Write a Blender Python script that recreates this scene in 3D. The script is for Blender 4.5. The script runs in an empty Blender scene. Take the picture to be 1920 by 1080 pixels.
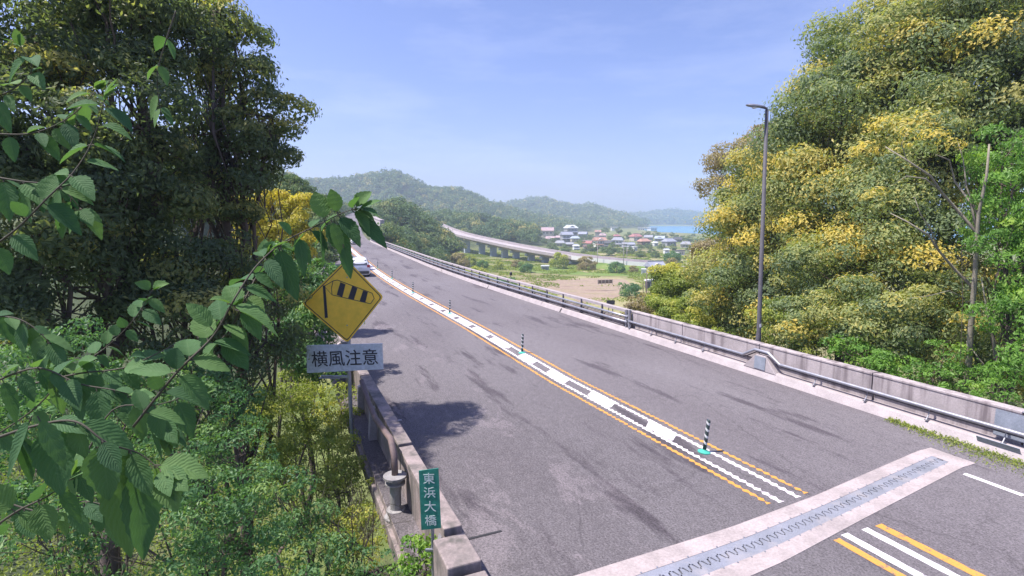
import bpy, math, random
import numpy as np
from math import radians as R, sin, cos, pi
from mathutils import Vector, Matrix

# ------------------------------------------------------------------ camera, light, exposure
C = bpy.context.scene.collection
scene = bpy.context.scene
F = 1020.0            # focal length in pixels of the 1920 px wide photograph
CH = 5.2              # camera height over the bridge deck
PITCH = math.atan(130 / F)
cam_d = bpy.data.cameras.new('camera')
cam = bpy.data.objects.new('camera', cam_d); C.objects.link(cam)
cam.location = (0, 0, CH); cam.rotation_euler = (pi / 2 - PITCH, 0, 0)
cam_d.sensor_width = 36; cam_d.lens = 36 * F / 1920
cam_d.clip_start = 0.05; cam_d.clip_end = 9000
scene.camera = cam
SUN_AZ = R(-98)       # from +Y (view direction), negative = left
SUN_EL = R(63)
world = bpy.data.worlds.new('World'); scene.world = world; world.use_nodes = True
wn = world.node_tree; wn.nodes.clear()
sky = wn.nodes.new('ShaderNodeTexSky'); sky.sky_type = 'NISHITA'; sky.sun_disc = False
sky.sun_elevation = SUN_EL; sky.sun_rotation = SUN_AZ
sky.air_density = 1.0; sky.dust_density = 1.2; sky.ozone_density = 2.0; sky.altitude = 0
tint = wn.nodes.new('ShaderNodeMix'); tint.data_type = 'RGBA'; tint.blend_type = 'MULTIPLY'
tint.inputs[0].default_value = 1.0; tint.inputs[7].default_value = (0.82, 0.80, 1.13, 1)
# thin high cloud veil, placed on the sky by direction
tc = wn.nodes.new('ShaderNodeTexCoord'); mp = wn.nodes.new('ShaderNodeMapping'); mp.inputs['Scale'].default_value = (1.4, 1.4, 6.5)
mp.inputs['Rotation'].default_value = (0.0, R(6), 0)
nz = wn.nodes.new('ShaderNodeTexNoise'); nz.inputs['Scale'].default_value = 2.2; nz.inputs['Detail'].default_value = 7; nz.inputs['Roughness'].default_value = .62
rp = wn.nodes.new('ShaderNodeValToRGB'); rp.color_ramp.elements[0].position = .48; rp.color_ramp.elements[1].position = .8
rp.color_ramp.elements[1].color = (.13, .13, .13, 1)
cl = wn.nodes.new('ShaderNodeMix'); cl.data_type = 'RGBA'; cl.inputs[7].default_value = (9.0, 9.0, 10.0, 1)
bg = wn.nodes.new('ShaderNodeBackground'); bg.inputs[1].default_value = 0.10
wo = wn.nodes.new('ShaderNodeOutputWorld')
L = wn.links.new
L(tc.outputs['Generated'], mp.inputs[0]); L(mp.outputs[0], nz.inputs[0]); L(nz.outputs[0], rp.inputs[0])
L(sky.outputs[0], tint.inputs[6]); L(tint.outputs[2], cl.inputs[6]); L(rp.outputs[0], cl.inputs[0]); L(cl.outputs[2], bg.inputs[0]); L(bg.outputs[0], wo.inputs[0])
sd = bpy.data.lights.new('sun', 'SUN'); sd.energy = 4.5; sd.angle = R(.55); sd.color = (1, .94, .88)
so = bpy.data.objects.new('sun', sd); C.objects.link(so)
sv = Vector((sin(SUN_AZ) * cos(SUN_EL), cos(SUN_AZ) * cos(SUN_EL), sin(SUN_EL)))
so.rotation_euler = sv.to_track_quat('Z', 'Y').to_euler(); so.location = sv * 50
vs = scene.view_settings
scene.display_settings.display_device = 'sRGB'
vs.view_transform = 'Standard'; vs.look = 'None'; vs.exposure = 0.87; vs.gamma = 1; vs.use_curve_mapping = False
cy = scene.cycles
cy.max_bounces = 6; cy.diffuse_bounces = 3; cy.glossy_bounces = 2; cy.transmission_bounces = 4; cy.volume_bounces = 1; cy.transparent_max_bounces = 4
cy.caustics_reflective = False; cy.caustics_refractive = False

# ------------------------------------------------------------------ pixel helpers (used to measure positions off the photograph)
_c, _s = cos(PITCH), sin(PITCH)
def ray(px, py):
    cx = (px - 960) / F; cyy = -(py - 540) / F
    return Vector((cx, _c + cyy * _s, -_s + cyy * _c))
def G(px, py, z=0.0):
    r = ray(px, py); t = (z - CH) / r.z
    return Vector((0, 0, CH)) + r * t
def P(px, py, d):
    r = ray(px, py); return Vector((0, 0, CH)) + r * (d / r.y)

# ------------------------------------------------------------------ the road's line: heading changes with the distance s
A0 = R(23.5)
DS = 0.5
def heading(s):
    def ss(a, b): return min(1, max(0, (s - a) / (b - a)))
    return A0 - .068 * ss(33, 62) - .15 * ss(130, 230)
u0 = Vector((-sin(A0), cos(A0))); v0 = Vector((cos(A0), sin(A0)))
NP = 760
path = []; p = v0 * 8.62 - u0 * 20.0
for i in range(NP):
    s = -20 + i * DS; h = heading(s); path.append((p.x, p.y, h))
    p = p + Vector((-sin(h), cos(h))) * DS
path = np.array(path)
def zroad(s):
    t = np.clip(np.asarray(s, float) - 118, 0, 400)
    return np.where(t < 20, .0011 * t * t, .44 + (t - 20) * .044)
def RP(s, l, z=0.0):
    i = (s + 20) / DS; k = int(min(max(i, 0), NP - 2)); f = i - k
    x = path[k, 0] * (1 - f) + path[k + 1, 0] * f; y = path[k, 1] * (1 - f) + path[k + 1, 1] * f
    h = path[k, 2] * (1 - f) + path[k + 1, 2] * f
    return Vector((x + cos(h) * l, y + sin(h) * l, z + float(zroad(s))))
def to_sl(x, y):
    x = np.asarray(x, float).ravel(); y = np.asarray(y, float).ravel()
    sub = path[::8]; S = np.empty(len(x)); Lr = np.empty(len(x))
    for a in range(0, len(x), 20000):
        dx = x[a:a + 20000, None] - sub[None, :, 0]; dy = y[a:a + 20000, None] - sub[None, :, 1]
        k = np.argmin(dx * dx + dy * dy, 1); q = sub[k]
        ddx = x[a:a + 20000] - q[:, 0]; ddy = y[a:a + 20000] - q[:, 1]
        S[a:a + 20000] = -20 + k * 8 * DS + (-np.sin(q[:, 2]) * ddx + np.cos(q[:, 2]) * ddy)
        Lr[a:a + 20000] = np.cos(q[:, 2]) * ddx + np.sin(q[:, 2]) * ddy
    return S, Lr

# ------------------------------------------------------------------ object helpers
def tag(o, label=None, cat=None, group=None, kind=None):
    if label: o['label'] = label
    if cat: o['category'] = cat
    if group: o['group'] = group
    if kind: o['kind'] = kind
    return o
def empty(name, loc=(0, 0, 0), rz=0.0, label=None, cat=None, group=None):
    o = bpy.data.objects.new(name, None); C.objects.link(o); o.location = loc; o.rotation_euler = (0, 0, rz)
    o.empty_display_size = .2
    return tag(o, label, cat, group)
def np_mesh(name, V, quads, m, parent=None, smooth=False, tintv=None, uv=None, mats=None, midx=None):
    V = np.asarray(V, np.float32).reshape(-1, 3); Q = np.asarray(quads, np.int32)
    n = Q.shape[1]; me = bpy.data.meshes.new(name)
    me.vertices.add(len(V)); me.vertices.foreach_set('co', V.ravel())
    me.loops.add(Q.size); me.loops.foreach_set('vertex_index', Q.ravel())
    me.polygons.add(len(Q)); me.polygons.foreach_set('loop_start', np.arange(0, Q.size, n, dtype=np.int32))
    me.polygons.foreach_set('use_smooth', np.full(len(Q), smooth))
    me.update(calc_edges=True)
    if tintv is not None:
        a = me.attributes.new('tint', 'FLOAT', 'FACE'); a.data.foreach_set('value', np.asarray(tintv, np.float32))
    if uv is not None:
        ul = me.uv_layers.new(name='UVMap'); ul.data.foreach_set('uv', np.asarray(uv, np.float32)[Q.ravel()].ravel())
    for mm in (mats or [m]): me.materials.append(mm)
    if midx is not None: me.polygons.foreach_set('material_index', np.asarray(midx, np.int32))
    o = bpy.data.objects.new(name, me); C.objects.link(o)
    if parent: o.parent = parent
    return o
class MB:
    def __init__(s): s.v = []; s.f = []; s.mi = []; s.cur = 0
    def add(s, vs, fs):
        b = len(s.v); s.v += [tuple(q) for q in vs]
        for f in fs: s.f.append(tuple(b + i for i in f)); s.mi.append(s.cur)
        return s
    def box(s, c, size, M=None):
        x, y, z = (k / 2 for k in size); vs = []
        for dx, dy, dz in ((-1,-1,-1),(1,-1,-1),(1,1,-1),(-1,1,-1),(-1,-1,1),(1,-1,1),(1,1,1),(-1,1,1)):
            q = Vector((dx * x, dy * y, dz * z))
            if M is not None: q = M @ q
            vs.append(q + Vector(c))
        return s.add(vs, [(3,2,1,0),(4,5,6,7),(0,1,5,4),(1,2,6,5),(2,3,7,6),(3,0,4,7)])
    def tube(s, pts, rad, n=8, cap=True):
        pts = [Vector(q) for q in pts]
        if not hasattr(rad, '__len__'): rad = [rad] * len(pts)
        rings = []; ref = Vector((0, 0, 1))
        for i, q in enumerate(pts):
            t = (pts[min(i + 1, len(pts) - 1)] - pts[max(i - 1, 0)])
            if t.length < 1e-7: t = Vector((0, 0, 1))
            t.normalize()
            a = t.cross(ref)
            if a.length < .15: a = t.cross(Vector((1, 0, 0)))
            a.normalize(); b = t.cross(a)
            rings.append([q + (a * cos(2 * pi * k / n) + b * sin(2 * pi * k / n)) * rad[i] for k in range(n)])
        vs = [q for r in rings for q in r]; fs = []
        for i in range(len(pts) - 1):
            for k in range(n):
                fs.append((i * n + k, (i + 1) * n + k, (i + 1) * n + (k + 1) % n, i * n + (k + 1) % n))
        if cap: fs.append(tuple(range(n))); fs.append(tuple((len(pts) - 1) * n + k for k in reversed(range(n))))
        return s.add(vs, fs)
    def lathe(s, c, prof, n=16, axis=None):
        vs = []; fs = []
        for r, z in prof:
            for k in range(n): vs.append(Vector((r * cos(2 * pi * k / n), r * sin(2 * pi * k / n), z)))
        for i in range(len(prof) - 1):
            for k in range(n): fs.append((i * n + k, i * n + (k + 1) % n, (i + 1) * n + (k + 1) % n, (i + 1) * n + k))
        fs.append(tuple(reversed(range(n)))); fs.append(tuple((len(prof) - 1) * n + k for k in range(n)))
        if axis is not None: vs = [axis @ q for q in vs]
        return s.add([q + Vector(c) for q in vs], fs)
    def prism(s, poly, y0, y1, M=None):
        """poly in x,z extruded along y"""
        n = len(poly); vs = [Vector((x, y0, z)) for x, z in poly] + [Vector((x, y1, z)) for x, z in poly]
        if M is not None: vs = [M @ q for q in vs]
        return s.add(vs, [tuple(range(n)), tuple(reversed(range(n, 2 * n)))] + [(i, i + n, (i + 1) % n + n, (i + 1) % n) for i in range(n)])
    def sweep(s, prof, ss, flip=False):
        """road-following bar: prof = closed (l, z) outline, ss = stations"""
        n = len(prof); vs = []; fs = []
        for st in ss:
            for l, z in prof: vs.append(RP(st, l, z))
        for i in range(len(ss) - 1):
            for k in range(n): fs.append((i * n + k, (i + 1) * n + k, (i + 1) * n + (k + 1) % n, i * n + (k + 1) % n))
        fs.append(tuple(range(n))); fs.append(tuple((len(ss) - 1) * n + k for k in reversed(range(n))))
        return s.add(vs, fs)
    def build(s, name, m, parent=None, smooth=False, bevel=0):
        me = bpy.data.meshes.new(name); me.from_pydata(s.v, [], s.f)
        ms = m if isinstance(m, (list, tuple)) else [m]
        for q in ms: me.materials.append(q)
        if len(ms) > 1: me.polygons.foreach_set('material_index', s.mi)
        if smooth: me.polygons.foreach_set('use_smooth', [True] * len(me.polygons))
        me.validate(); me.update()
        o = bpy.data.objects.new(name, me); C.objects.link(o)
        if bevel:
            b = o.modifiers.new('bevel', 'BEVEL'); b.width = bevel; b.segments = 2; b.limit_method = 'ANGLE'
        if parent: o.parent = parent
        return o
def stations(a, b, step): 
    n = max(1, int(round((b - a) / step))); return [a + (b - a) * i / n for i in range(n + 1)]
def copy_tree(o, parent=None):
    c = o.copy(); C.objects.link(c)
    if parent: c.parent = parent
    for ch in list(o.children): copy_tree(ch, c)
    return c

# ------------------------------------------------------------------ materials
def N(nt, t, **kw):
    n = nt.nodes.new(t)
    for k, v in kw.items(): setattr(n, k, v)
    return n
def base_mat(name, rough=.7, spec=.4, metal=0):
    m = bpy.data.materials.new(name); m.use_nodes = True; nt = m.node_tree
    b = nt.nodes['Principled BSDF']; b.inputs['Roughness'].default_value = rough; b.inputs['Specular IOR Level'].default_value = spec; b.inputs['Metallic'].default_value = metal
    return m, nt, b
def ramp(nt, stops, interp='LINEAR'):
    r = nt.nodes.new('ShaderNodeValToRGB'); cr = r.color_ramp; cr.interpolation = interp
    while len(cr.elements) < len(stops): cr.elements.new(.5)
    for e, (pos, col) in zip(cr.elements, stops): e.position = pos; e.color = (*col, 1)
    return r
def noise(nt, coord, scale, detail=5, rough=.55, mapscale=None, dist=0.0):
    if mapscale:
        mp = nt.nodes.new('ShaderNodeMapping'); mp.inputs['Scale'].default_value = mapscale; nt.links.new(coord, mp.inputs[0]); coord = mp.outputs[0]
    n = nt.nodes.new('ShaderNodeTexNoise'); n.inputs['Scale'].default_value = scale; n.inputs['Detail'].default_value = detail; n.inputs['Roughness'].default_value = rough; n.inputs['Distortion'].default_value = dist
    nt.links.new(coord, n.inputs['Vector']); return n.outputs[0]
def mix(nt, fac, a, b, blend='MIX'):
    m = nt.nodes.new('ShaderNodeMix'); m.data_type = 'RGBA'; m.blend_type = blend
    for k, v in ((0, fac), (6, a), (7, b)):
        if hasattr(v, 'node'): nt.links.new(v, m.inputs[k])
        elif isinstance(v, tuple): m.inputs[k].default_value = (*v, 1)
        else: m.inputs[k].default_value = v
    return m.outputs[2]
def bump(nt, b, h, strength=.3, dist=.02):
    n = nt.nodes.new('ShaderNodeBump'); n.inputs['Strength'].default_value = strength; n.inputs['Distance'].default_value = dist
    nt.links.new(h, n.inputs['Height']); nt.links.new(n.outputs[0], b.inputs['Normal'])
def worn(name, c1, c2, scale=3, rough=.75, metal=0, spec=.35, bmp=.15, lo=.35, hi=.7, fine=40, streak=None, c3=None):
    """a surface of colour c1 with patches of c2, fine grain; streak adds run-down stains of c3"""
    m, nt, b = base_mat(name, rough, spec, metal)
    co = nt.nodes.new('ShaderNodeTexCoord').outputs['Object']
    f1 = noise(nt, co, scale, 6, .6); r = ramp(nt, [(lo, (0, 0, 0)), (hi, (1, 1, 1))]); nt.links.new(f1, r.inputs[0])
    col = mix(nt, r.outputs[0], c1, c2)
    f2 = noise(nt, co, fine, 4, .7); r2 = ramp(nt, [(.3, (.78, .78, .78)), (.7, (1.12, 1.12, 1.12))]); nt.links.new(f2, r2.inputs[0])
    col = mix(nt, 1.0, col, r2.outputs[0], 'MULTIPLY')
    if streak:
        f3 = noise(nt, co, streak, 5, .6, (1, 1, .07)); r3 = ramp(nt, [(.5, (0, 0, 0)), (.66, (1, 1, 1))]); nt.links.new(f3, r3.inputs[0])
        col = mix(nt, r3.outputs[0], col, c3)
    nt.links.new(col, b.inputs['Base Color'])
    if bmp: bump(nt, b, f2, bmp, .01)
    return m
def plain(name, c, rough=.5, metal=0, spec=.5):
    m, nt, b = base_mat(name, rough, spec, metal)
    co = nt.nodes.new('ShaderNodeTexCoord').outputs['Object']
    f = noise(nt, co, 6, 5); r = ramp(nt, [(.3, tuple(k * .86 for k in c)), (.7, tuple(min(1, k * 1.08) for k in c))]); nt.links.new(f, r.inputs[0])
    nt.links.new(r.outputs[0], b.inputs['Base Color']); return m
def leafmat(name, stops, transl=.35, rough=.5, spec=.35):
    m, nt, b = base_mat(name, rough, spec)
    a = N(nt, 'ShaderNodeAttribute', attribute_name='tint'); r = ramp(nt, stops); nt.links.new(a.outputs['Fac'], r.inputs[0])
    nt.links.new(r.outputs[0], b.inputs['Base Color'])
    t = N(nt, 'ShaderNodeBsdfTranslucent'); tcol = mix(nt, 1.0, r.outputs[0], (1.5, 1.6, .7), 'MULTIPLY'); nt.links.new(tcol, t.inputs[0])
    mx = N(nt, 'ShaderNodeMixShader'); mx.inputs[0].default_value = transl
    nt.links.new(b.outputs[0], mx.inputs[1]); nt.links.new(t.outputs[0], mx.inputs[2])
    nt.links.new(mx.outputs[0], nt.nodes['Material Output'].inputs[0]); return m

# asphalt: uv = (s, l) in metres
def asphalt():
    m, nt, b = base_mat('asphalt', .88, .25)
    uv = nt.nodes.new('ShaderNodeTexCoord').outputs['UV']
    big = noise(nt, uv, .22, 4, .5, (.35, 1, 1)); r1 = ramp(nt, [(.35, (.130, .116, .124)), (.62, (.164, .149, .158))]); nt.links.new(big, r1.inputs[0]); col = r1.outputs[0]
    tr = noise(nt, uv, .9, 6, .65, (.16, 1.0, 1)); r2 = ramp(nt, [(.56, (0, 0, 0)), (.63, (1, 1, 1))]); nt.links.new(tr, r2.inputs[0])
    col = mix(nt, r2.outputs[0], col, (.088, .076, .086))
    # stripped light patches, left lane
    sep = nt.nodes.new('ShaderNodeSeparateXYZ'); nt.links.new(uv, sep.inputs[0])
    ln = ramp(nt, [(.0, (1, 1, 1)), (.33, (1, 1, 1)), (.5, (0, 0, 0))]); mr = N(nt, 'ShaderNodeMapRange'); mr.inputs[1].default_value = -6.4; mr.inputs[2].default_value = 2
    nt.links.new(sep.outputs[1], mr.inputs[0]); nt.links.new(mr.outputs[0], ln.inputs[0])
    lp = noise(nt, uv, 1.1, 8, .72, (.4, 1, 1), .6); r3 = ramp(nt, [(.54, (0, 0, 0)), (.60, (1, 1, 1))]); nt.links.new(lp, r3.inputs[0])
    f = mix(nt, 1.0, r3.outputs[0], ln.outputs[0], 'MULTIPLY')
    f = mix(nt, 1.0, f, (.55, .55, .55), 'MULTIPLY')
    col = mix(nt, f, col, (.235, .205, .218))
    mot = noise(nt, uv, 6, 6, .75, (.8, 1, 1)); rm = ramp(nt, [(.3, (.82, .82, .82)), (.72, (1.22, 1.22, 1.22))]); nt.links.new(mot, rm.inputs[0]); col = mix(nt, 1.0, col, rm.outputs[0], 'MULTIPLY')
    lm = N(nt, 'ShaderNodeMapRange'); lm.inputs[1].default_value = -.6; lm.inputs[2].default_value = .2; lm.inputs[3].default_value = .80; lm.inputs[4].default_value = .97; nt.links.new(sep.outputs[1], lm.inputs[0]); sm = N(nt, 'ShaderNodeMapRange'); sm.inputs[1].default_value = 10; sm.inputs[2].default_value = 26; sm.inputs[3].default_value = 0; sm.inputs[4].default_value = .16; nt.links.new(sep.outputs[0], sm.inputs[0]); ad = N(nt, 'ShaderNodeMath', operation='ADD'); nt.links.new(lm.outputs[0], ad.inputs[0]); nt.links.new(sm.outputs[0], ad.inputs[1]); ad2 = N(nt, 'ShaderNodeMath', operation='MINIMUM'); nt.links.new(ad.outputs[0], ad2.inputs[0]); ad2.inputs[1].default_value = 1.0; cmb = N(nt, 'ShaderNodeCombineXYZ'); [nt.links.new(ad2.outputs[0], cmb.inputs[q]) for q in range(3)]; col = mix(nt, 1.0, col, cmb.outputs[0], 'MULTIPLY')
    g = noise(nt, uv, 26, 5, .85); r4 = ramp(nt, [(.36, (.46, .46, .46)), (.64, (1.6, 1.6, 1.6))]); nt.links.new(g, r4.inputs[0])
    col = mix(nt, 1.0, col, r4.outputs[0], 'MULTIPLY')
    # hairline cracks
    v = N(nt, 'ShaderNodeTexVoronoi', feature='DISTANCE_TO_EDGE'); v.inputs['Scale'].default_value = .34
    dm = N(nt, 'ShaderNodeMapping'); dm.inputs['Scale'].default_value = (.55, 1, 1); nt.links.new(uv, dm.inputs[0])
    wob = noise(nt, uv, 2.5, 5, .7); add = N(nt, 'ShaderNodeVectorMath', operation='ADD'); nt.links.new(dm.outputs[0], add.inputs[0]); nt.links.new(wob, add.inputs[1]); nt.links.new(add.outputs[0], v.inputs['Vector'])
    rc = ramp(nt, [(.0, (.72, .72, .72)), (.006, (1, 1, 1))]); nt.links.new(v.outputs[0], rc.inputs[0]); col = mix(nt, 1.0, col, rc.outputs[0], 'MULTIPLY')
    nt.links.new(col, b.inputs['Base Color']); bump(nt, b, g, .5, .008); return m
def paint(name, c, wear=.5, under=(.15, .13, .15)):
    m, nt, b = base_mat(name, .75, .3)
    uv = nt.nodes.new('ShaderNodeTexCoord').outputs['UV']
    f = noise(nt, uv, 5, 7, .75); r = ramp(nt, [(wear - .02, (0, 0, 0)), (wear + .05, (1, 1, 1))]); nt.links.new(f, r.inputs[0])
    g = noise(nt, uv, 30, 3, .7); r2 = ramp(nt, [(.3, (.82, .82, .82)), (.7, (1.05, 1.05, 1.05))]); nt.links.new(g, r2.inputs[0])
    col = mix(nt, r.outputs[0], c, under); col = mix(nt, 1.0, col, r2.outputs[0], 'MULTIPLY')
    nt.links.new(col, b.inputs['Base Color']); bump(nt, b, g, .3, .005); return m
M = {}
M['asphalt'] = asphalt()
M['white_paint'] = paint('white_paint', (.72, .66, .68), .585)
M['orange_paint'] = paint('orange_paint', (.64, .31, .07), .57)
M['edge_paint'] = paint('edge_paint', (.76, .72, .74), .63)
M['concrete'] = worn('concrete', (.47, .41, .41), (.34, .30, .30), 1.6, .88, streak=3.2, c3=(.18, .15, .155), fine=30)
M['concrete_light'] = worn('concrete_light', (.43, .38, .385), (.33, .29, .295), 2.2, .85, fine=30)
M['concrete_joint'] = worn('concrete_joint', (.44, .375, .37), (.33, .285, .28), 1.1, .85, fine=22, lo=.42, hi=.6)
M['concrete_old'] = worn('concrete_old', (.36, .29, .28), (.17, .15, .14), 2.5, .9, streak=2.5, c3=(.12, .11, .10), fine=25)
M['galv'] = worn('galvanised_steel', (.42, .42, .46), (.30, .30, .34), 5, .45, metal=.6, fine=60, bmp=.05)
M['steel_joint'] = worn('joint_steel', (.36, .37, .43), (.26, .27, .31), 1.5, .5, metal=.3, fine=50, bmp=.05, streak=2.0, c3=(.40, .38, .40))
M['dark_gap'] = plain('dark_gap', (.03, .03, .035), .9)
M['steel_plate'] = worn('painted_steel_plate', (.33, .36, .42), (.25, .28, .33), 4, .55, metal=.2, fine=40)
M['pole_paint'] = worn('pole_paint', (.11, .105, .12), (.085, .08, .09), 6, .7, fine=50, bmp=.03)
M['white_metal'] = plain('white_metal', (.7, .7, .72), .45)
M['sign_yellow'] = worn('sign_yellow', (.95, .60, .07), (.90, .54, .06), 3, .45, fine=3, bmp=0)
M['sign_black'] = plain('sign_black', (.028, .026, .045), .5)
M['sign_white'] = worn('sign_white', (.62, .64, .72), (.52, .55, .62), 5, .45, fine=12, bmp=0)
M['sign_back'] = plain('sign_back', (.35, .35, .37), .5, .4)
M['sign_green'] = worn('sign_green', (.025, .20, .15), (.04, .24, .19), 6, .5, fine=12, bmp=0)
M['letter_white'] = plain('letter_white', (.62, .70, .68), .6)
M['rust_pipe'] = worn('rust_pipe', (.20, .14, .13), (.13, .10, .10), 6, .7)
M['drain_pipe'] = worn('drain_pipe', (.34, .33, .33), (.24, .22, .22), 4, .6)
M['bark'] = worn('bark', (.16, .12, .10), (.09, .07, .06), 5, .9, fine=20, bmp=.6)
M['bark_pale'] = worn('bark_pale', (.33, .29, .22), (.20, .18, .14), 4, .9, fine=20, bmp=.5)
M['twig'] = plain('twig', (.075, .065, .045), .8)
M['post_black'] = plain('post_black', (.03, .05, .05), .6)
M['post_white'] = plain('post_white', (.6, .62, .62), .5)
M['post_green'] = plain('post_green', (.06, .42, .32), .6)
# leaf palettes: leaf, new growth and blossom colours, some painting in sun and shade
G0, G1, G2 = (.035, .058, .022), (.062, .098, .030), (.105, .150, .045)
M['leaf_chinquapin'] = leafmat('leaf_chinquapin', [(0, (.11, .155, .095)), (.35, (.22, .28, .12)), (.58, (.38, .38, .135)), (.78, (.54, .45, .13)), (1, (.72, .56, .12))], .4)  # dark green-blue low end paints in the shade of crown recesses
M['leaf_dark'] = leafmat('leaf_dark', [(0, (.085, .12, .07)), (.5, (.16, .205, .095)), (.75, (.33, .33, .13)), (1, (.62, .54, .20))], .48)
M['leaf_bright'] = leafmat('leaf_bright', [(0, (.10, .21, .045)), (.5, (.19, .35, .065)), (1, (.34, .46, .09))], .4)
M['leaf_yellowgreen'] = leafmat('leaf_yellowgreen', [(0, (.16, .22, .05)), (.5, (.32, .37, .08)), (1, (.58, .52, .12))], .4)
M['leaf_yellow'] = leafmat('leaf_yellow', [(0, (.17, .20, .05)), (.4, (.42, .38, .07)), (1, (.70, .57, .09))], .35)
M['leaf_near'] = leafmat('leaf_near', [(0, (.05, .115, .055)), (.5, (.085, .175, .07)), (1, (.15, .25, .08))], .33, .65, .18)
def veins(m):
    nt = m.node_tree; b = nt.nodes['Principled BSDF']; uv = nt.nodes.new('ShaderNodeTexCoord').outputs['UV']; sp = N(nt, 'ShaderNodeSeparateXYZ'); nt.links.new(uv, sp.inputs[0])
    def mth(op, a, b_=None):
        n = N(nt, 'ShaderNodeMath', operation=op)
        for i, v in enumerate((a, b_)):
            if v is None: continue
            if hasattr(v, 'node'): nt.links.new(v, n.inputs[i])
            else: n.inputs[i].default_value = v
        return n.outputs[0]
    ab = mth('ABSOLUTE', sp.outputs[1]); ph = mth('SUBTRACT', mth('MULTIPLY', sp.outputs[0], 11.0), mth('MULTIPLY', ab, 3.2)); w = mth('PINGPONG', ph, .5)
    side = mth('LESS_THAN', w, .055); mid = mth('LESS_THAN', ab, .05); v = mth('MAXIMUM', side, mid)
    ripple = mth('ADD', mth('MULTIPLY', w, 1.2), noise(nt, uv, 9, 4))
    old = [l.from_socket for l in nt.links if l.to_socket == b.inputs['Base Color']][0]
    nt.links.new(mix(nt, mth('MULTIPLY', v, .3), old, (.17, .27, .12)), b.inputs['Base Color']); bump(nt, b, ripple, .45, .003)
veins(M['leaf_near'])
M['leaf_shrub'] = leafmat('leaf_shrub', [(0, (.075, .17, .07)), (.5, (.14, .26, .10)), (1, (.28, .38, .12))], .38)
M['leaf_brown'] = leafmat('leaf_brown', [(0, (.22, .18, .12)), (.5, (.34, .28, .15)), (1, (.38, .34, .13))], .35)
M['leaf_far'] = leafmat('leaf_far', [(0, (.085, .14, .075)), (.45, (.15, .22, .095)), (.8, (.27, .29, .12)), (1, (.42, .36, .14))], .25, .7, .2)

# ------------------------------------------------------------------ terrain
def smooth(a, b, x):
    t = np.clip((x - a) / (b - a), 0, 1); return t * t * (3 - 2 * t)
_rng = np.random.default_rng(5)
_tab = _rng.random((256, 256))
def vnoise(x, y):
    xi = np.floor(x).astype(int); yi = np.floor(y).astype(int); fx = x - xi; fy = y - yi
    fx = fx * fx * (3 - 2 * fx); fy = fy * fy * (3 - 2 * fy)
    g = lambda a, b: _tab[a & 255, b & 255]
    return (g(xi, yi) * (1 - fx) + g(xi + 1, yi) * fx) * (1 - fy) + (g(xi, yi + 1) * (1 - fx) + g(xi + 1, yi + 1) * fx) * fy
def fbm(x, y, o=4):
    r = 0; a = .5
    for i in range(o): r = r + a * (vnoise(x, y) - .5); x = x * 2.03 + 17; y = y * 2.03 + 9; a *= .5
    return r
VZ = -15.0; SEAZ = -17.0
RIDGES = [
    (900, 0.2, [(-900, 338), (200, 343), (440, 358), (530, 353), (560, 352), (600, 348), (650, 346), (690, 339), (715, 334), (740, 331), (760, 336), (780, 348), (800, 360), (830, 363), (860, 365), (890, 375), (920, 388), (960, 400), (1010, 413), (1080, 426), (1160, 438), (1220, 453), (3000, 453)]),
    (1450, 0.18, [(700, 406), (900, 402), (930, 392), (970, 385), (1010, 380), (1030, 382), (1055, 390), (1080, 393), (1112, 392), (1135, 401), (1165, 407), (1190, 416), (1230, 427), (1260, 436), (3000, 436)]),
    (2200, 0.14, [(1000, 425), (1120, 413), (1175, 408), (1210, 406), (1245, 401), (1270, 402), (1310, 407), (1400, 409), (1500, 415), (1700, 409), (1900, 413), (3000, 413)]),
    (430, 0.14, [(600, 415), (760, 413), (820, 412), (850, 415), (880, 418), (915, 424), (955, 428), (985, 434), (1010, 443), (1050, 457), (3000, 473)]),
]
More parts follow.
